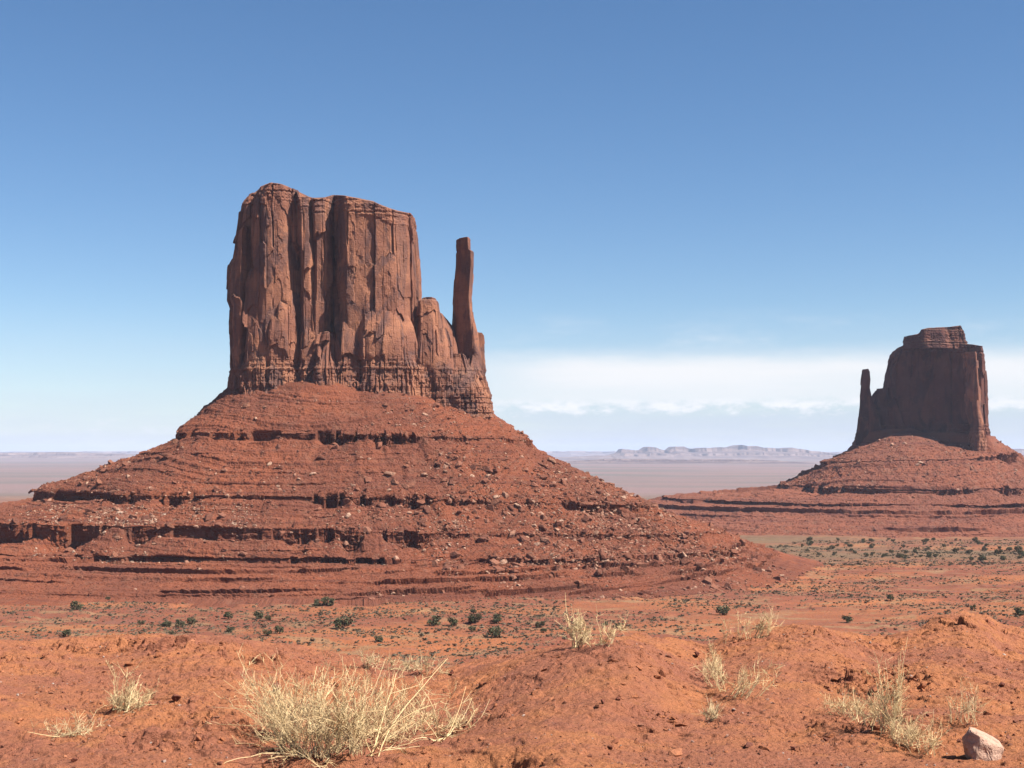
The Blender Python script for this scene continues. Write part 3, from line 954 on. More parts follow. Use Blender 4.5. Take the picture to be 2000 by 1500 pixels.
def znear(x, y, detail=True):
    x, y = np.asarray(x, float), np.asarray(y, float)
    px = 1000 + F * x / np.maximum(y, .5)
    pq = np.where(y < 4, 1000 + F * x / 4.0, px)
    D = ridge_d(pq)
    zr = CAMZ + (885 - np.interp(pq, RIDGE[0], RIDGE[1])) * D / F
    k = sstep(y, 6.2, 0) * 0 + sstep(y / D, .58, 1.0)
    z = zr * k
    z = z - .10 * sstep(y, 10.5, 8.6) * sstep(y, 7.2, 8.8) * np.exp(-((px - 600) / 420) ** 2)          # swale left of centre
    z = z + .10 * np.exp(-((px - 1225) / 95) ** 2 - ((y - 9.5) / 1.0) ** 2)                          # hump
    z = z + .07 * np.exp(-((px - 330) / 160) ** 2 - ((y - 8.4) / .5) ** 2)
    z = z - .05 * np.exp(-((px - 1560) / 120) ** 2 - ((y - 8.6) / 1.2) ** 2)
    z = z - .16 * sstep(y, 7.55, 7.2) * sstep(px, 420, 560) * (1 - sstep(px, 960, 1100))            # broken bank by the big tuft
    if detail:
        rim = np.exp(-((D - y - .55) / .55) ** 2) * np.maximum(1 - sstep(px, 480, 620), sstep(px, 1480, 1850))
        ero = rim + np.exp(-((px - 1265) / 70) ** 2 - ((y - 8.9) / .8) ** 2) + sstep(y, 7.6, 7.3) * sstep(px, 420, 560) * (1 - sstep(px, 980, 1100))
        ero = ero + np.exp(-((px - 1720) / 110) ** 2 - ((y - 9.6) / .9) ** 2) + .6 * np.exp(-((px - 380) / 130) ** 2 - ((y - 7.9) / .5) ** 2)
        ero = np.clip(ero, 0, 1) * np.clip(.5 + fbm(x / .4, y / .4, seed=1460, octs=3) * 1.5, 0, 1)
        n0 = fbm(x / .9, y / 1.1, seed=1400, octs=4)
        n1 = fbm(x / .28, y / .35, seed=1410, octs=4, gain=.55)
        q = (n0 * .22 + n1 * .05 + .05 * (y - 9)) / .055
        fr = q - np.floor(q)
        ter = (np.floor(q) + sstep(fr, .72, .93)) * .055
        z = z + (ter - .05 * (y - 9)) * (.30 + .75 * ero) * (1 - .4 * sstep(px, 1330, 1450) * (1 - sstep(px, 1700, 1800)))
        z = z + n1 * (.020 + .02 * ero)
        c1 = cells(x / .13 + .4 * n1, y / .13, 1420, box=False)
        c2 = cells(x / .045, y / .045, 1430, box=False)
        cm = sstep(fbm(x / .6, y / .6, seed=1440, octs=3), -.05, .35)
        z = z + (cm * .4 + 1.3 * ero) * (c1[0] - .4) * .05 * sstep(c1[2], 0, .2)
        z = z + (.25 + .75 * cm) * (c2[0] > .55) * np.sqrt(np.maximum(0, .42 ** 2 - c2[3] ** 2 - c2[4] ** 2)) * (.06 + .10 * ero) * c2[1] ** 2
        z = z + fbm(x / .05, y / .05, seed=1450, octs=3) * .010
    # beyond the rim the ground falls away to the valley
    over = np.maximum(y - D, 0)
    z = z - np.where(over > 0, .12 * over ** 2 / (1 + .12 * over / 1.0), 0)
    zf = -84 - 6 * sstep(y, 100, 400)
    return np.maximum(z, zf - .4)


ys = np.concatenate([np.linspace(-12, 5.6, 60, endpoint=False), np.linspace(5.6, 13.6, 760), np.linspace(13.62, 16, 40), np.exp(np.linspace(math.log(16.2), math.log(180), 90))])
aa = np.concatenate([np.linspace(-1.6, -.43, 50, endpoint=False), np.linspace(-.43, .43, 800), np.linspace(.432, 1.6, 50)])
Yg, Ag = np.meshgrid(ys, aa, indexing='ij')
Xg = np.maximum(Yg, 6.0) * Ag
Zg = znear(Xg, Yg)
V = np.stack([Xg, Yg, Zg], -1).reshape(-1, 3)
tag(mesh_obj('ground', V, grid_faces(len(ys), len(aa)), M_DIRT), kind='structure')


def on_near(px, py):
    a, b = (px - 1000) / F, (py - 885) / F
    Y = np.linspace(5.7, 15, 3000)
    z = znear(Y * a, Y)
    ray = CAMZ - Y * b
    hit = ray < z
    i = np.argmax(hit) if hit.any() else np.argmin(ray - z)
    return np.array([Y[i] * a, Y[i], z[i]])


# ------------------------------------------------------------------ rocks
def hull(seed, n=16, squash=(1, 1, .7), pts=None):
    rs = np.random.default_rng(seed)
    if pts is None:
        pts = rs.normal(size=(n, 3))
        pts /= np.linalg.norm(pts, axis=1)[:, None]
        pts *= rs.uniform(.75, 1.05, (n, 1)) * np.array(squash)
    bm = bmesh.new()
    for q in pts:
        bm.verts.new(q)
    bmesh.ops.convex_hull(bm, input=bm.verts)
    loose = [v for v in bm.verts if not v.link_faces]
    bmesh.ops.delete(bm, geom=loose, context='VERTS')
    bmesh.ops.triangulate(bm, faces=bm.faces)
    bm.verts.index_update()
    V = np.array([v.co[:] for v in bm.verts])
    T = np.array([[v.index for v in f.verts] for f in bm.faces])
    bm.free()
    return V, T


HULLS = [hull(3000 + i, 13 + i % 4, (1, .6 + .05 * i, .5 + .05 * (i % 5))) for i in range(9)]


def rot(rs, tilt=1.0):
    a, b, c = rs.uniform(0, 6.28), rs.normal(0, .35 * tilt), rs.normal(0, .35 * tilt)
    ca, sa, cb, sb, cc, sc = math.cos(a), math.sin(a), math.cos(b), math.sin(b), math.cos(c), math.sin(c)
    return np.array([[ca, -sa, 0], [sa, ca, 0], [0, 0, 1]]) @ np.array([[1, 0, 0], [0, cb, -sb], [0, sb, cb]]) @ np.array([[cc, 0, sc], [0, 1, 0], [-sc, 0, cc]])


def merged(name, items, mat, hulls, seed, parent=None):
    rs = np.random.default_rng(seed)
    Vs, Ts, off = [], [], 0
    for (x, y, z, r) in items:
        V, T = hulls[rs.integers(len(hulls))]
        W = (V * (r * rs.uniform(.7, 1.3, 3))) @ rot(rs).T + np.array([x, y, z])
        Vs.append(W)
        Ts.append(T + off)
        off += len(W)
    return mesh_obj(name, np.vstack(Vs), np.vstack(Ts), mat)


def pick(TV, kk, tt, th, n, dens, rs):
    """n random points of a scree grid, weighted by a density over (stratum, t, angle deg) and by face area"""
    d1 = np.linalg.norm(np.diff(TV, axis=0)[:, :-1], axis=-1)
    d2 = np.linalg.norm(np.diff(TV, axis=1)[:-1], axis=-1)
    area = d1 * d2
    deg = np.degrees(th) % 360
    wgt = area * dens(kk[:-1, None], tt[:-1, None], deg[None, :-1])
    front = (deg > 168) | (deg < 15)
    wgt = wgt * front[None, :-1]
    p = wgt.ravel()
    p = p / p.sum()
    idx = rs.choice(p.size, n, p=p)
    i, j = np.unravel_index(idx, wgt.shape)
    u, v = rs.uniform(size=(2, n, 1))
    pts = (TV[i, j] * (1 - u) + TV[i + 1, j] * u) * (1 - v) + (TV[i, j + 1] * (1 - u) + TV[i + 1, j + 1] * u) * v
    return pts


def densW(k, t, d):
    right = np.interp(d, [0, 180, 200, 270, 288, 305, 345, 360], [1.3, .5, .6, .7, 1.3, 2.6, 2.2, 1.3])
    layer = np.where(k == 1, .35 + .3 * t, np.where(k == 2, .4 + 1.6 * t, np.where(k == 3, 1.9, np.where(k == 4, .7, np.where(k == 5, .12, .02)))))
    low = np.where((k >= 4) & (d > 288) & (d < 350), 1.6, 0)
    return np.where(k == 0, .0, layer * right + low * np.where(k == 5, 1 - t, 1))


rs = np.random.default_rng(5)
pts = pick(TW, TWk, TWt, TWth, 36000, densW, rs)
cl = fbm(pts[:, 0] / 22, pts[:, 2] / 14, seed=60, octs=3)
keep = cl > rs.uniform(-.55, .25, len(pts))
pts = pts[keep]
sz = .55 * (1 - rs.uniform(0, .994, len(pts))) ** -.46
sz = np.clip(sz, .55, 3.8)
o_ = np.argsort(-sz)
pts, sz = pts[o_], sz[o_]
NB = 210
proto = []
for i in range(8):
    Vh, Th = hull(4000 + i, 18, (1, .75, .62))
    me_o = mesh_obj('boulder', Vh, Th, M_BOUL)
    proto.append(me_o)
blab = 'angular red boulder lying among rubble on the slope of the near butte'
used = set()
for n_, (pp, r) in enumerate(zip(pts[:NB], sz[:NB])):
    src = proto[n_ % 8]
    ob = src if n_ < 8 else src.copy()
    if n_ >= 8:
        COL.objects.link(ob)
    ob.location = pp + np.array([0, 0, r * .2])
    f = r * 1.25
    ob.scale = (f * rs.uniform(.8, 1.3), f * rs.uniform(.8, 1.2), f * rs.uniform(.7, 1.1))
    ob.rotation_euler = (rs.normal(0, .4), rs.normal(0, .4), rs.uniform(0, 6.28))
    tag(ob, blab, 'boulder', 'boulders on the slope of the near butte')
it = [(*q, r) for q, r in zip(pts[NB:], sz[NB:])]
tag(merged('rubble', it, M_RUB, HULLS, 21), 'broken red rubble strewn over the slopes of the near butte', 'rubble', kind='stuff')

# paler blocks fallen in fans between the two lower ledges, and under the lowest one
M_RUB2 = mat_rock('pale_rubble_stone', [(0.0, (0.34, 0.16, 0.10)), (0.5, (0.48, 0.28, 0.18)), (1.0, (0.66, 0.46, 0.33))], 0.4)
pts = pick(TW, TWk, TWt, TWth, 7000, lambda k, t, d: np.where(k == 3, 1.0 * (t > .1) * (t < .97), np.where(k == 4, .25, 0)) * np.interp(d, [0, 188, 205, 262, 280, 300, 360], [0, .2, 1, 1, .5, .7, 0]), rs)
cl = fbm(pts[:, 0] / 18, pts[:, 0] * 0 + pts[:, 2] / 60, seed=62, octs=3)
pts = pts[cl > rs.uniform(.0, .45, len(pts))]
sz = np.clip(.5 * (1 - rs.uniform(0, .99, len(pts))) ** -.40, .5, 2.4)
tag(merged('rubble', [(*q, r) for q, r in zip(pts, sz)], M_RUB2, HULLS, 23), 'pale broken rubble lying in fans between the ledges of the near butte', 'rubble', kind='stuff')


def densE(k, t, d):
    return np.where(k == 1, .8, np.where(k == 2, 1.0, np.where(k == 3, .35 * (1 - t), .03))) * np.where(k == 0, 0, 1) + 0 * d


pts = pick(TE, TEk, TEt, TEth, 9500, densE, rs)
cl = fbm(pts[:, 0] / 40, pts[:, 2] / 24, seed=61, octs=3)
pts = pts[cl > rs.uniform(-.5, .3, len(pts))]
sz = np.clip(.75 * (1 - rs.uniform(0, .99, len(pts))) ** -.45, .75, 4.6)
tag(merged('rubble', [(*q, r) for q, r in zip(pts, sz)], M_RUB, HULLS, 22), 'broken rubble strewn over the slopes of the far butte', 'rubble', kind='stuff')


# ------------------------------------------------------------------ valley shrubs
def leaf_cloud(n, lobes, size, seed):
    """many small leaf faces spread through a few lobes"""
    rs = np.random.default_rng(seed)
    li = rs.integers(len(lobes), size=n)
    L = np.array(lobes)[li]
    d = rs.normal(size=(n, 3))
    d /= np.linalg.norm(d, axis=1)[:, None]
    c = L[:, :3] + d * (L[:, 3:6] * rs.uniform(.35, 1.05, (n, 1)) ** .6)
    c = c[c[:, 2] > .02]
    n = len(c)
    a = rs.normal(size=(n, 3))
    a /= np.linalg.norm(a, axis=1)[:, None]
    b = np.cross(a, rs.normal(size=(n, 3)))
    b /= np.linalg.norm(b, axis=1)[:, None]
    s_ = size * rs.uniform(.6, 1.4, (n, 1))
    V = np.stack([c - a * s_, c + b * s_ * .7, c + a * s_, c - b * s_ * .7], 1).reshape(-1, 3)
    return V, np.arange(len(V)).reshape(-1, 4)


def juniper(seed):
    rs = np.random.default_rng(seed)
    lob = [(0, 0, .42, .36, .36, .36)]
    for k in range(7):
        a = rs.uniform(0, 6.28)
        lob.append((.3 * math.cos(a), .3 * math.sin(a), rs.uniform(.2, .62), rs.uniform(.16, .26), rs.uniform(.16, .26), rs.uniform(.14, .28)))
    V, Q = leaf_cloud(620, lob, .055, seed)
    o = mesh_obj('juniper_bush', V, Q, M_LEAF)
    # trunk with two limbs
    tv, tq, off = [], [], 0
    for (x1, y1, z1, r0, r1) in ((0, 0, .5, .05, .025), (.2, .05, .42, .03, .012), (-.18, .1, .45, .03, .012)):
        ring = []
        for q in (0, .5, 1):
            for k in range(6):
                an = k * math.pi / 3
                rr = r0 + (r1 - r0) * q
                ring.append((x1 * q + rr * math.cos(an), y1 * q + rr * math.sin(an), -.06 + (z1 + .06) * q))
        tv += ring
        tq.append(grid_faces(3, 6, True, off))
        off += 18
    tr = mesh_obj('trunk', np.array(tv), np.vstack(tq), M_BARK, o)
    return o


def copy_tree(o):
    c = o.copy()
    COL.objects.link(c)
    for ch in o.children:
        d = ch.copy()
        COL.objects.link(d)
        d.parent = c
    return c


jun = [juniper(6000 + i) for i in range(5)]
jused = [False] * 5
# (column, foot row, width in photo px, label)
SH = [(640, 1184, 27, 'rounded green bush at the red banks below the near butte, beside a lower one'),
      (618, 1184, 17, 'low dark bush touching the left of a rounded green bush below the butte'),
      (505, 1209, 22, 'dark green bush left of a small dark companion, on the sandy flat'),
      (523, 1212, 13, 'small dark bush just right of a larger dark bush on the sandy flat'),
      (447, 1209, 22, 'olive bush standing directly above a round dark bush on the sandy flat'),
      (374, 1220, 20, 'wide dark bush, rightmost in a row of three on the left flat'),
      (352, 1224, 18, 'brownish bush in the middle of a row of three on the left flat'),
      (325, 1225, 17, 'small green bush, leftmost in a row of three on the left flat'),
      (450, 1236, 18, 'round dark bush directly below an olive bush on the sandy flat'),
      (522, 1242, 18, 'olive bush, left one of a close pair on the flat above the big dry tuft'),
      (546, 1238, 21, 'olive bush, right one of a close pair on the flat above the big dry tuft'),
      (847, 1222, 29, 'largest dark green juniper on the flat below the middle of the near butte'),
      (884, 1222, 22, 'greyish sprawling bush between two dark green junipers'),
      (928, 1218, 26, 'dense dark juniper with a small bush right behind it'),
      (925, 1198, 12, 'small pointed bush behind a dense dark juniper'),
      (922, 1234, 16, 'sparse brown bush just below a dense dark juniper'),
      (970, 1216, 25, 'grey green bush right of a dense dark juniper'),
      (967, 1245, 26, 'dark round bush lowest on the flat, nearest to the ridge'),
      (1055, 1226, 19, 'green bush with a smaller dark one touching its lower right'),
      (1062, 1236, 13, 'small dark bush at the lower right of a green bush'),
      (1208, 1226, 15, 'dark bush above the dry tuft on the middle of the ridge'),
      (1182, 1222, 11, 'small dark bush left of another above the ridge tuft'),
      (1412, 1201, 27, 'lone dark juniper on the flat right of centre'),
      (1290, 1160, 19, 'low green bush alone at the foot of the rubble slope'),
      (1740, 1173, 16, 'round green bush alone on the reddish flat at right'),
      (1900, 1192, 13, 'small dark bush on the flat behind the right red mound'),
      (1992, 1202, 22, 'green bush at the right edge behind the red mound'),
      (1655, 1216, 22, 'brown and green bush pair on the flat behind the right ridge'),
      (740, 1254, 18, 'olive bush just above the tip of the big dry tuft'),
      (670, 1229, 32, 'wide grey twiggy bush on the flat above the big dry tuft'),
      (128, 1244, 19, 'green bush just above the left end of the ridge'),
      (150, 1191, 24, 'flat wide green bush at the far left of the flat'),
      (210, 1174, 12, 'small green bush at the foot of the red banks on the left'),
      (275, 1220, 14, 'dark brown bush alone on the mauve patch at left'),
      (334, 1240, 12, 'tiny olive bush under a row of three on the left flat')]
for n_, (px, py, wd, lab) in enumerate(SH):
    q = on_valley(px, py)
    j = n_ % 5
    o = jun[j] if not jused[j] else copy_tree(jun[j])
    jused[j] = True
    s_ = wd * q[1] / F
    o.location = q
    o.scale = (s_ * rs.uniform(1.0, 1.2), s_, s_ * rs.uniform(.85, 1.1))
    o.rotation_euler = (0, 0, rs.uniform(0, 6.28))
    tag(o, lab, 'bush', 'bushes on the valley flat')
# sage flat by the far butte
for n_ in range(95):
    px = rs.uniform(1560, 2060)
    py = 1052 + 52 * rs.uniform() ** .8 * (.55 + .45 * (px - 1500) / 560)
    q = on_valley(px, py)
    s_ = rs.uniform(6, 13) * q[1] / F * (1.25 if px > 1850 and py > 1075 else .9)
    o = copy_tree(jun[n_ % 5])
    o.location = q
    o.scale = (s_ * 1.1, s_ * 1.1, s_ * rs.uniform(.8, 1.1))
    o.rotation_euler = (0, 0, rs.uniform(0, 6.28))
    tag(o, 'dark green bush dotting the sage flat in front of the far butte', 'bush', 'bushes on the far sage flat')

# low scrub, thousands of clumps
SCR = [leaf_cloud(16, [(0, 0, .25, .5, .5, .3)], .26, 7000 + i) for i in range(8)]
Vs, Qs, off = [], [], 0
npt = 0
tries = 225000
Y = np.exp(rs.uniform(math.log(560), math.log(1900), tries))
a = rs.uniform(-.60, .60, tries)
x = Y * a
py = 885 - (zval(x, Y) - CAMZ) * F / Y
pxx = 1000 + F * a
dn = fbm(x / 60, Y / 45, seed=71, octs=3)
ok = dn > rs.uniform(-.5, .35, tries)
# leave the scree and its stepped foot clear
foot = np.interp(pxx, [0, 900, 1100, 1300, 1600, 2000], [1172, 1172, 1150, 1105, 1050, 1046])
ok &= (py > foot)
x, Y = x[ok][:51000], Y[ok][:51000]
z = zval(x, Y)
for i in range(len(x)):
    V, Q = SCR[i % 8]
    s_ = min(2.4, .48 * rs.uniform(.10, 1) ** -.7) * (1 if Y[i] < 1250 else 1.5)
    Vs.append(V * s_ * np.array([1.15, 1.15, .8]) + np.array([x[i], Y[i], z[i]]))
    Qs.append(Q + off)
    off += len(V)
tag(mesh_obj('scrub', np.vstack(Vs), np.vstack(Qs), M_SAGE), 'low grey green scrub speckling the valley floor', 'scrub', kind='stuff')


# ------------------------------------------------------------------ dry grass
def tubes(paths, rad):
    """paths (S,K,3), rad (S,K) -> three-sided tapering stalks"""
    S, K, _ = paths.shape
    tan = np.gradient(paths, axis=1)
    tan /= np.maximum(np.linalg.norm(tan, axis=-1, keepdims=True), 1e-9)
    ref = np.where(np.abs(tan[..., 2:3]) > .9, np.array([1., 0, 0]), np.array([0, 0, 1.]))
    n1 = np.cross(tan, ref)
    n1 /= np.maximum(np.linalg.norm(n1, axis=-1, keepdims=True), 1e-9)
    n2 = np.cross(tan, n1)
    rings = [paths + rad[..., None] * (n1 * math.cos(q) + n2 * math.sin(q)) for q in (0, 2.094, 4.189)]
    V = np.stack(rings, 2)                       # S,K,3,3
    base = (np.arange(S) * K * 3)[:, None, None]
    k = (np.arange(K - 1) * 3)[None, :, None]
    j = np.arange(3)[None, None, :]
    j2 = (j + 1) % 3
    Q = np.stack([base + k + j, base + k + j2, base + k + 3 + j2, base + k + 3 + j], -1).reshape(-1, 4)
    return V.reshape(-1, 3), Q


def tuft(seed, bases, n, length, lean, spread, curl=.5, twig=5, rad=.0022, K=8, twl=.05, flat=0.0):
    """bases (B,3) root points; stems leave them up and outwards, wander, and bear short spiny twigs"""
    rs = np.random.default_rng(seed)
    b = bases[rs.integers(len(bases), size=n)] + rs.normal(0, .03, (n, 3)) * np.array([1, 1, 0])
    az_ = rs.uniform(0, 2 * np.pi, n)
    tilt = np.abs(rs.normal(0, spread, n))
    d = np.stack([np.sin(tilt) * np.cos(az_) + lean[0], np.sin(tilt) * np.sin(az_) + lean[1], np.cos(tilt) * (1 - flat)], -1)
    d /= np.linalg.norm(d, axis=1)[:, None]
    L = length * rs.uniform(.35, 1.0, n) ** .8
    ts = np.linspace(0, 1, K)
    bend = rs.normal(0, curl, (n, 3)) * np.array([1, 1, .6])
    wob = rs.normal(0, .05, (n, K, 3)).cumsum(1)
    p_ = b[:, None] + L[:, None, None] * (d[:, None] * ts[None, :, None] + bend[:, None] * (ts ** 2)[None, :, None] * .5 + wob * ts[None, :, None] * .35)
    gz = znear(p_[..., 0], p_[..., 1], False)[..., None] + .01
    p_[..., 2:] = np.maximum(p_[..., 2:], gz - .03)
    r_ = rad * rs.uniform(.6, 1.5, n)[:, None] * np.linspace(1.2, .45, K)[None]
    V1, Q1 = tubes(p_, r_)
    def side(par, K0, m, l0, rd_, K1, along, cur):
        """m side shoots off the parent paths"""
        S = len(par)
        si = rs.integers(S, size=m)
        tpos = rs.uniform(.2, 1, m) * (K0 - 1.001)
        k0 = tpos.astype(int)
        f = (tpos - k0)[:, None]
        st = par[si, k0] * (1 - f) + par[si, k0 + 1] * f
        td = par[si, k0 + 1] - par[si, k0]
        td /= np.maximum(np.linalg.norm(td, axis=1), 1e-9)[:, None]
        rd = rs.normal(size=(m, 3))
        rd /= np.linalg.norm(rd, axis=1)[:, None]
        td = td * along + rd * .75 + np.array([0, 0, .12])
        l_ = l0 * rs.uniform(.3, 1.5, m)[:, None, None]
        q = np.linspace(0, 1, K1)[None, :, None]
        cv_ = rs.normal(0, cur, (m, 1, 3)) + np.array([0, 0, cur * .5])
        tp = st[:, None] + l_ * (td[:, None] * q + cv_ * q ** 2)
        return tp, rd_ * np.linspace(1, .5, K1)[None] * rs.uniform(.7, 1.3, (m, 1))

    bp, br_ = side(p_, K, n * max(2, twig // 2), length * .26, rad * .75, 5, .8, .35)
    V2, Q2 = tubes(bp, br_)
    tp, tr_ = side(bp, 5, n * twig * 3, twl, rad * .55, 3, .45, .2)
    V3, Q3 = tubes(tp, tr_)
    return np.vstack([V1, V2, V3]), np.vstack([Q1, Q2 + len(V1), Q3 + len(V1) + len(V2)])


def dry(name, label, sets, mat):
    Vs, Qs, off = [], [], 0
    for a_ in sets:
        V, Q = tuft(**a_)
        Vs.append(V)
        Qs.append(Q + off)
        off += len(V)
    return tag(mesh_obj(name, np.vstack(Vs), np.vstack(Qs), mat), label, 'dry grass', 'dry tufts on the red ground')


def roots(pts):
    return np.array([on_near(*q) for q in pts])


dry('dry_bush', 'largest straw coloured dry bush sprawling in the middle of the red bank',
    [dict(seed=1, bases=roots([(600, 1478), (640, 1480), (690, 1475), (740, 1462), (570, 1450)]), n=84, length=.39, lean=(.05, 0), spread=.62, curl=.6, twig=12, rad=.0021),
     dict(seed=2, bases=roots([(640, 1470), (700, 1460), (760, 1450), (800, 1440)]), n=40, length=.29, lean=(.08, -.1), spread=.85, curl=.6, twig=12, rad=.002),
     dict(seed=3, bases=roots([(580, 1470), (560, 1445)]), n=45, length=.38, lean=(-.35, 0), spread=.7, curl=.7, twig=8, rad=.0022),
     dict(seed=4, bases=roots([(780, 1440), (830, 1430), (870, 1425), (900, 1425)]), n=20, length=.17, lean=(.5, -.1), spread=.8, curl=.7, twig=9, flat=.65),
     dict(seed=5, bases=roots([(610, 1478), (660, 1470), (700, 1470), (760, 1450)]), n=20, length=.50, lean=(0, .1), spread=.38, curl=.45, twig=7, rad=.0026),
     dict(seed=6, bases=roots([(600, 1482), (560, 1470), (720, 1480), (860, 1450)]), n=26, length=.5, lean=(0, -.2), spread=.9, curl=.9, twig=3, rad=.0028, flat=.4)], M_STRAW)
dry('dry_tuft', 'small upright dry tuft on the left bank, with a few tall bare stalks',
    [dict(seed=11, bases=roots([(225, 1386), (245, 1386), (265, 1384)]), n=20, length=.12, lean=(0, 0), spread=.7, curl=.5, twig=9),
     dict(seed=12, bases=roots([(235, 1386), (262, 1384)]), n=12, length=.27, lean=(0, 0), spread=.28, curl=.3, twig=4),
     dict(seed=13, bases=roots([(240, 1388)]), n=14, length=.2, lean=(.5, 0), spread=.7, curl=.7, twig=3, flat=.6)], M_STRAW)
dry('dry_stalks', 'thin curled dry stalks lying at the bottom left of the bank',
    [dict(seed=21, bases=roots([(110, 1440), (140, 1436), (165, 1436)]), n=10, length=.2, lean=(-.2, 0), spread=1.0, curl=1.0, twig=3, flat=.4),
     dict(seed=22, bases=roots([(120, 1438)]), n=11, length=.13, lean=(.6, 0), spread=.6, curl=.4, twig=4, flat=.7)], M_STRAW2)
dry('dry_tuft', 'pale spiky tuft on the ridge crest in the middle, against the valley',
    [dict(seed=31, bases=roots([(1130, 1266), (1150, 1264), (1175, 1261), (1200, 1258)]), n=15, length=.18, lean=(.5, 0), spread=.6, curl=.5, twig=7, rad=.003),
     dict(seed=32, bases=roots([(1125, 1266)]), n=10, length=.26, lean=(-.1, 0), spread=.3, curl=.3, twig=9, rad=.003)], M_STRAW)
dry('dry_tuft', 'few thin upright stalks on the ridge crest right of centre',
    [dict(seed=41, bases=roots([(1415, 1256), (1440, 1252), (1465, 1248), (1490, 1244)]), n=14, length=.19, lean=(0, 0), spread=.22, curl=.2, twig=6, rad=.0022),
     dict(seed=42, bases=roots([(1480, 1246)]), n=10, length=.16, lean=(.5, 0), spread=.3, curl=.2, twig=4, rad=.0025)], M_STRAW)
dry('dry_tuft', 'nest shaped dry tuft below the ridge right of centre, open at the top',
    [dict(seed=51, bases=roots([(1405, 1340), (1420, 1350), (1390, 1325)]), n=20, length=.22, lean=(-.25, .1), spread=.4, curl=.35, twig=7),
     dict(seed=52, bases=roots([(1440, 1362), (1460, 1362), (1430, 1358)]), n=18, length=.23, lean=(.6, 0), spread=.32, curl=.3, twig=5)], M_STRAW)
dry('dry_bush', 'sprawling dry bush on the right bank, left of the pale rock',
    [dict(seed=61, bases=roots([(1690, 1415), (1720, 1430), (1750, 1445), (1780, 1462), (1810, 1480)]), n=46, length=.17, lean=(.0, .0), spread=.62, curl=.5, twig=8, rad=.0018),
     dict(seed=62, bases=roots([(1735, 1430), (1740, 1435)]), n=16, length=.33, lean=(0, 0), spread=.25, curl=.2, twig=12, rad=.0022),
     dict(seed=63, bases=roots([(1640, 1398), (1665, 1405), (1700, 1420)]), n=24, length=.15, lean=(-.3, 0), spread=.6, curl=.6, twig=6, rad=.0018)], M_STRAW)
dry('dry_tuft', 'thin branching dry tuft just behind the pale rock',
    [dict(seed=71, bases=roots([(1880, 1412), (1895, 1415), (1870, 1410)]), n=14, length=.22, lean=(0, 0), spread=.7, curl=.5, twig=6, rad=.0018)], M_STRAW2)
dry('dry_tuft', 'low pale straw patch on the ridge crest behind the largest dry bush',
    [dict(seed=81, bases=roots([(720, 1306), (760, 1308), (800, 1312), (830, 1314), (860, 1316)]), n=46, length=.12, lean=(.1, 0), spread=.8, curl=.5, twig=7)], M_STRAW2)
dry('dry_tuft', 'tiny dry wisp standing alone on the bare slope right of centre',
    [dict(seed=91, bases=roots([(1385, 1408), (1390, 1408)]), n=12, length=.08, lean=(0, 0), spread=.5, curl=.5, twig=5)], M_STRAW2)


# ------------------------------------------------------------------ stones on the near ground
def stone(name, px, py, wd, squash, seed, mat, label, n=22, rotz=0, sink=.25, cat='rock', group=None, pts=None):
    q = on_near(px, py)
    r = wd / 2 * q[1] / F
    V, T = hull(seed, n, squash) if pts is None else hull(0, pts=pts)
    bm = bmesh.new()
    vs = [bm.verts.new(v) for v in V]
    for f in T:
        bm.faces.new([vs[i] for i in f])
    bmesh.ops.bevel(bm, geom=list(bm.edges), offset=.05, segments=1, affect='EDGES')
    bmesh.ops.triangulate(bm, faces=bm.faces)
    bmesh.ops.subdivide_edges(bm, edges=list(bm.edges), cuts=3, use_grid_fill=True)
    bm.verts.index_update()
    P_ = np.array([v.co[:] for v in bm.verts])
    nn = np.array([v.normal[:] for v in bm.verts])
    P_ = P_ + nn * (fbm(P_[:, 0] * 3, P_[:, 1] * 3, P_[:, 2] * 3, seed, 4) * .07)[:, None]
    bmesh.ops.triangulate(bm, faces=bm.faces)
    Tq = np.array([[v.index for v in f.verts] for f in bm.faces])
    bm.free()
    r *= 1.12
    o = mesh_obj(name, P_ * r, Tq, mat)
    o.location = (q[0], q[1], q[2] + r * squash[2] * (1 - sink) * .8)
    o.rotation_euler = (0, 0, rotz)
    return tag(o, label, cat, group)


stone('rock', 1921, 1482, 71, (1.0, .8, .95), 8101, M_PALE, 'pale pinkish angular rock resting on the dirt at the lower right', 14, 0, .12,
      pts=[(-.78, -.3, .82), (-.5, .5, .86), (-1.0, -.2, .15), (-.9, .5, .25), (-.6, -.6, -.75), (.35, -.65, -.95), (.9, -.3, -.05), (1.0, .5, .1), (.85, -.1, -.7),
           (.3, .6, .5), (-.7, .6, -.9), (.6, .6, -.9), (.1, -.62, .2), (-.35, -.6, .55)])
for px, py, wd, lab in ((882, 1318, 15, 'dark red stone on the ridge crest right of the largest dry bush'),
                        (1178, 1374, 14, 'pinkish stone below the crumbled face of the middle hump'),
                        (1208, 1368, 13, 'upright dark stone at the foot of the crumbled middle hump'),
                        (1362, 1282, 17, 'dark red slab lying just left of the nest shaped tuft'),
                        (540, 1352, 30, 'upright dark red stone poking out of the left side of the largest dry bush'),
                        (345, 1368, 22, 'dark red clod on the bank right of the small left tuft'),
                        (1958, 1340, 14, 'dark red stone on the slope under the right mound'),
                        (1548, 1465, 13, 'dark stone lying alone on the bare dirt at bottom right'),
                        (145, 1488, 16, 'reddish stone at the bottom left of the bank')):
    stone('stone', px, py, wd, (1, .7, .75), 8200 + px, M_REDST, lab, 14, px * .7, .2, 'stone', 'loose stones on the near ground')
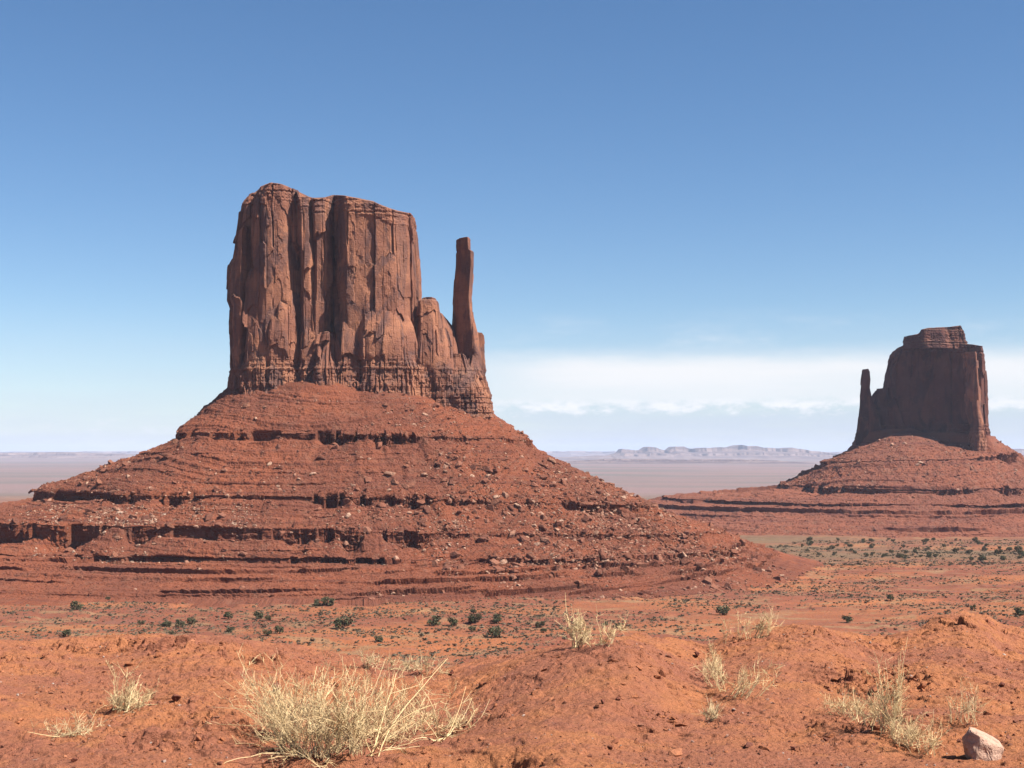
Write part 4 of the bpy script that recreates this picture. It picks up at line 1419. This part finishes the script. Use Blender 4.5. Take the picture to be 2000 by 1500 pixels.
# gravel and clods
ng = 18000
Y = np.sqrt(rs.uniform(5.9 ** 2, 12.6 ** 2, ng))
a = rs.uniform(-.55, .55, ng)
x = Y * a
dn = fbm(x / .8, Y / .8, seed=72, octs=3) + .3 * sstep(1000 + F * a, 1250, 1700)
ok = (dn > rs.uniform(-.35, .5, ng)) & (Y < ridge_d(1000 + F * a) - .05)
x, Y = x[ok], Y[ok]
z = znear(x, Y)
r = np.clip(.0042 * (1 - rs.uniform(0, .99, len(x))) ** -.42, .0045, .034)
tag(merged('gravel', [(x[i], Y[i], z[i] + r[i] * .2, r[i]) for i in range(len(x))], M_PEB, HULLS, 31), 'loose gravel and clods scattered over the near dirt', 'gravel', kind='stuff')

M_CLOD = mat_rock('dirt_clod', [(0.0, (0.34, 0.12, 0.06)), (0.6, (0.48, 0.175, 0.078)), (1.0, (0.56, 0.22, 0.11))], 26.0)
nc = 40000
Y = np.sqrt(rs.uniform(5.9 ** 2, 12.6 ** 2, nc))
a = rs.uniform(-.55, .55, nc)
x = Y * a
px = 1000 + F * a
D = ridge_d(px)
den = np.exp(-((D - Y - .55) / .5) ** 2) * np.maximum(1 - sstep(px, 480, 620), sstep(px, 1480, 1850))
den = den + np.exp(-((px - 1265) / 70) ** 2 - ((Y - 8.9) / .8) ** 2) + np.exp(-((px - 1720) / 120) ** 2 - ((Y - 9.6) / .9) ** 2)
den = den + .8 * sstep(Y, 7.7, 7.3) * sstep(px, 420, 560) * (1 - sstep(px, 980, 1100)) + .5 * np.exp(-((px - 350) / 200) ** 2 - ((Y - 7.9) / .6) ** 2) + .10
den = den * np.clip(.6 + 1.8 * fbm(x / .5, Y / .5, seed=73, octs=3), 0.05, 1.3)
ok = (den > rs.uniform(0, 1.2, nc)) & (Y < D - .03)
x, Y = x[ok], Y[ok]
z = znear(x, Y)
r = np.clip(.009 * (1 - rs.uniform(0, .99, len(x))) ** -.4, .009, .05)
tag(merged('dirt_clods', [(x[i], Y[i], z[i] + r[i] * .1, r[i]) for i in range(len(x))], M_CLOD, HULLS, 33), 'crumbled orange clods of dirt on the broken banks', 'clods', kind='stuff')

# overall reflectance of the red desert surfaces
for m, t in ALL_MATS:
    f = .74 if 'straw' in m.name else .585
    lk = t.bsdf.inputs['Base Color'].links[0].from_socket
    t.L.new(t.mix(1.0, lk, (f, f, f), 'MULTIPLY'), t.bsdf.inputs['Base Color'])

# ------------------------------------------------------------------ the air
bm = bmesh.new()
bmesh.ops.create_cube(bm, size=1)
me = bpy.data.meshes.new('haze')
bm.to_mesh(me)
bm.free()
hz = bpy.data.objects.new('haze', me)
COL.objects.link(hz)
lo = np.array([-110000, -400, -150.0])
hi = np.array([110000, 46000, 262.0])
hz.location = (lo + hi) / 2
hz.scale = hi - lo
m = bpy.data.materials.new('thin_air')
m.use_nodes = True
m.node_tree.nodes.clear()
pv = m.node_tree.nodes.new('ShaderNodeVolumePrincipled')
pv.inputs['Color'].default_value = (0.64, 0.76, 1.0, 1)
pv.inputs['Density'].default_value = 1.8e-5
pv.inputs['Anisotropy'].default_value = 0.0
mo = m.node_tree.nodes.new('ShaderNodeOutputMaterial')
m.node_tree.links.new(pv.outputs[0], mo.inputs['Volume'])
me.materials.append(m)
tag(hz, 'thin blue haze over the desert', 'haze', kind='stuff')
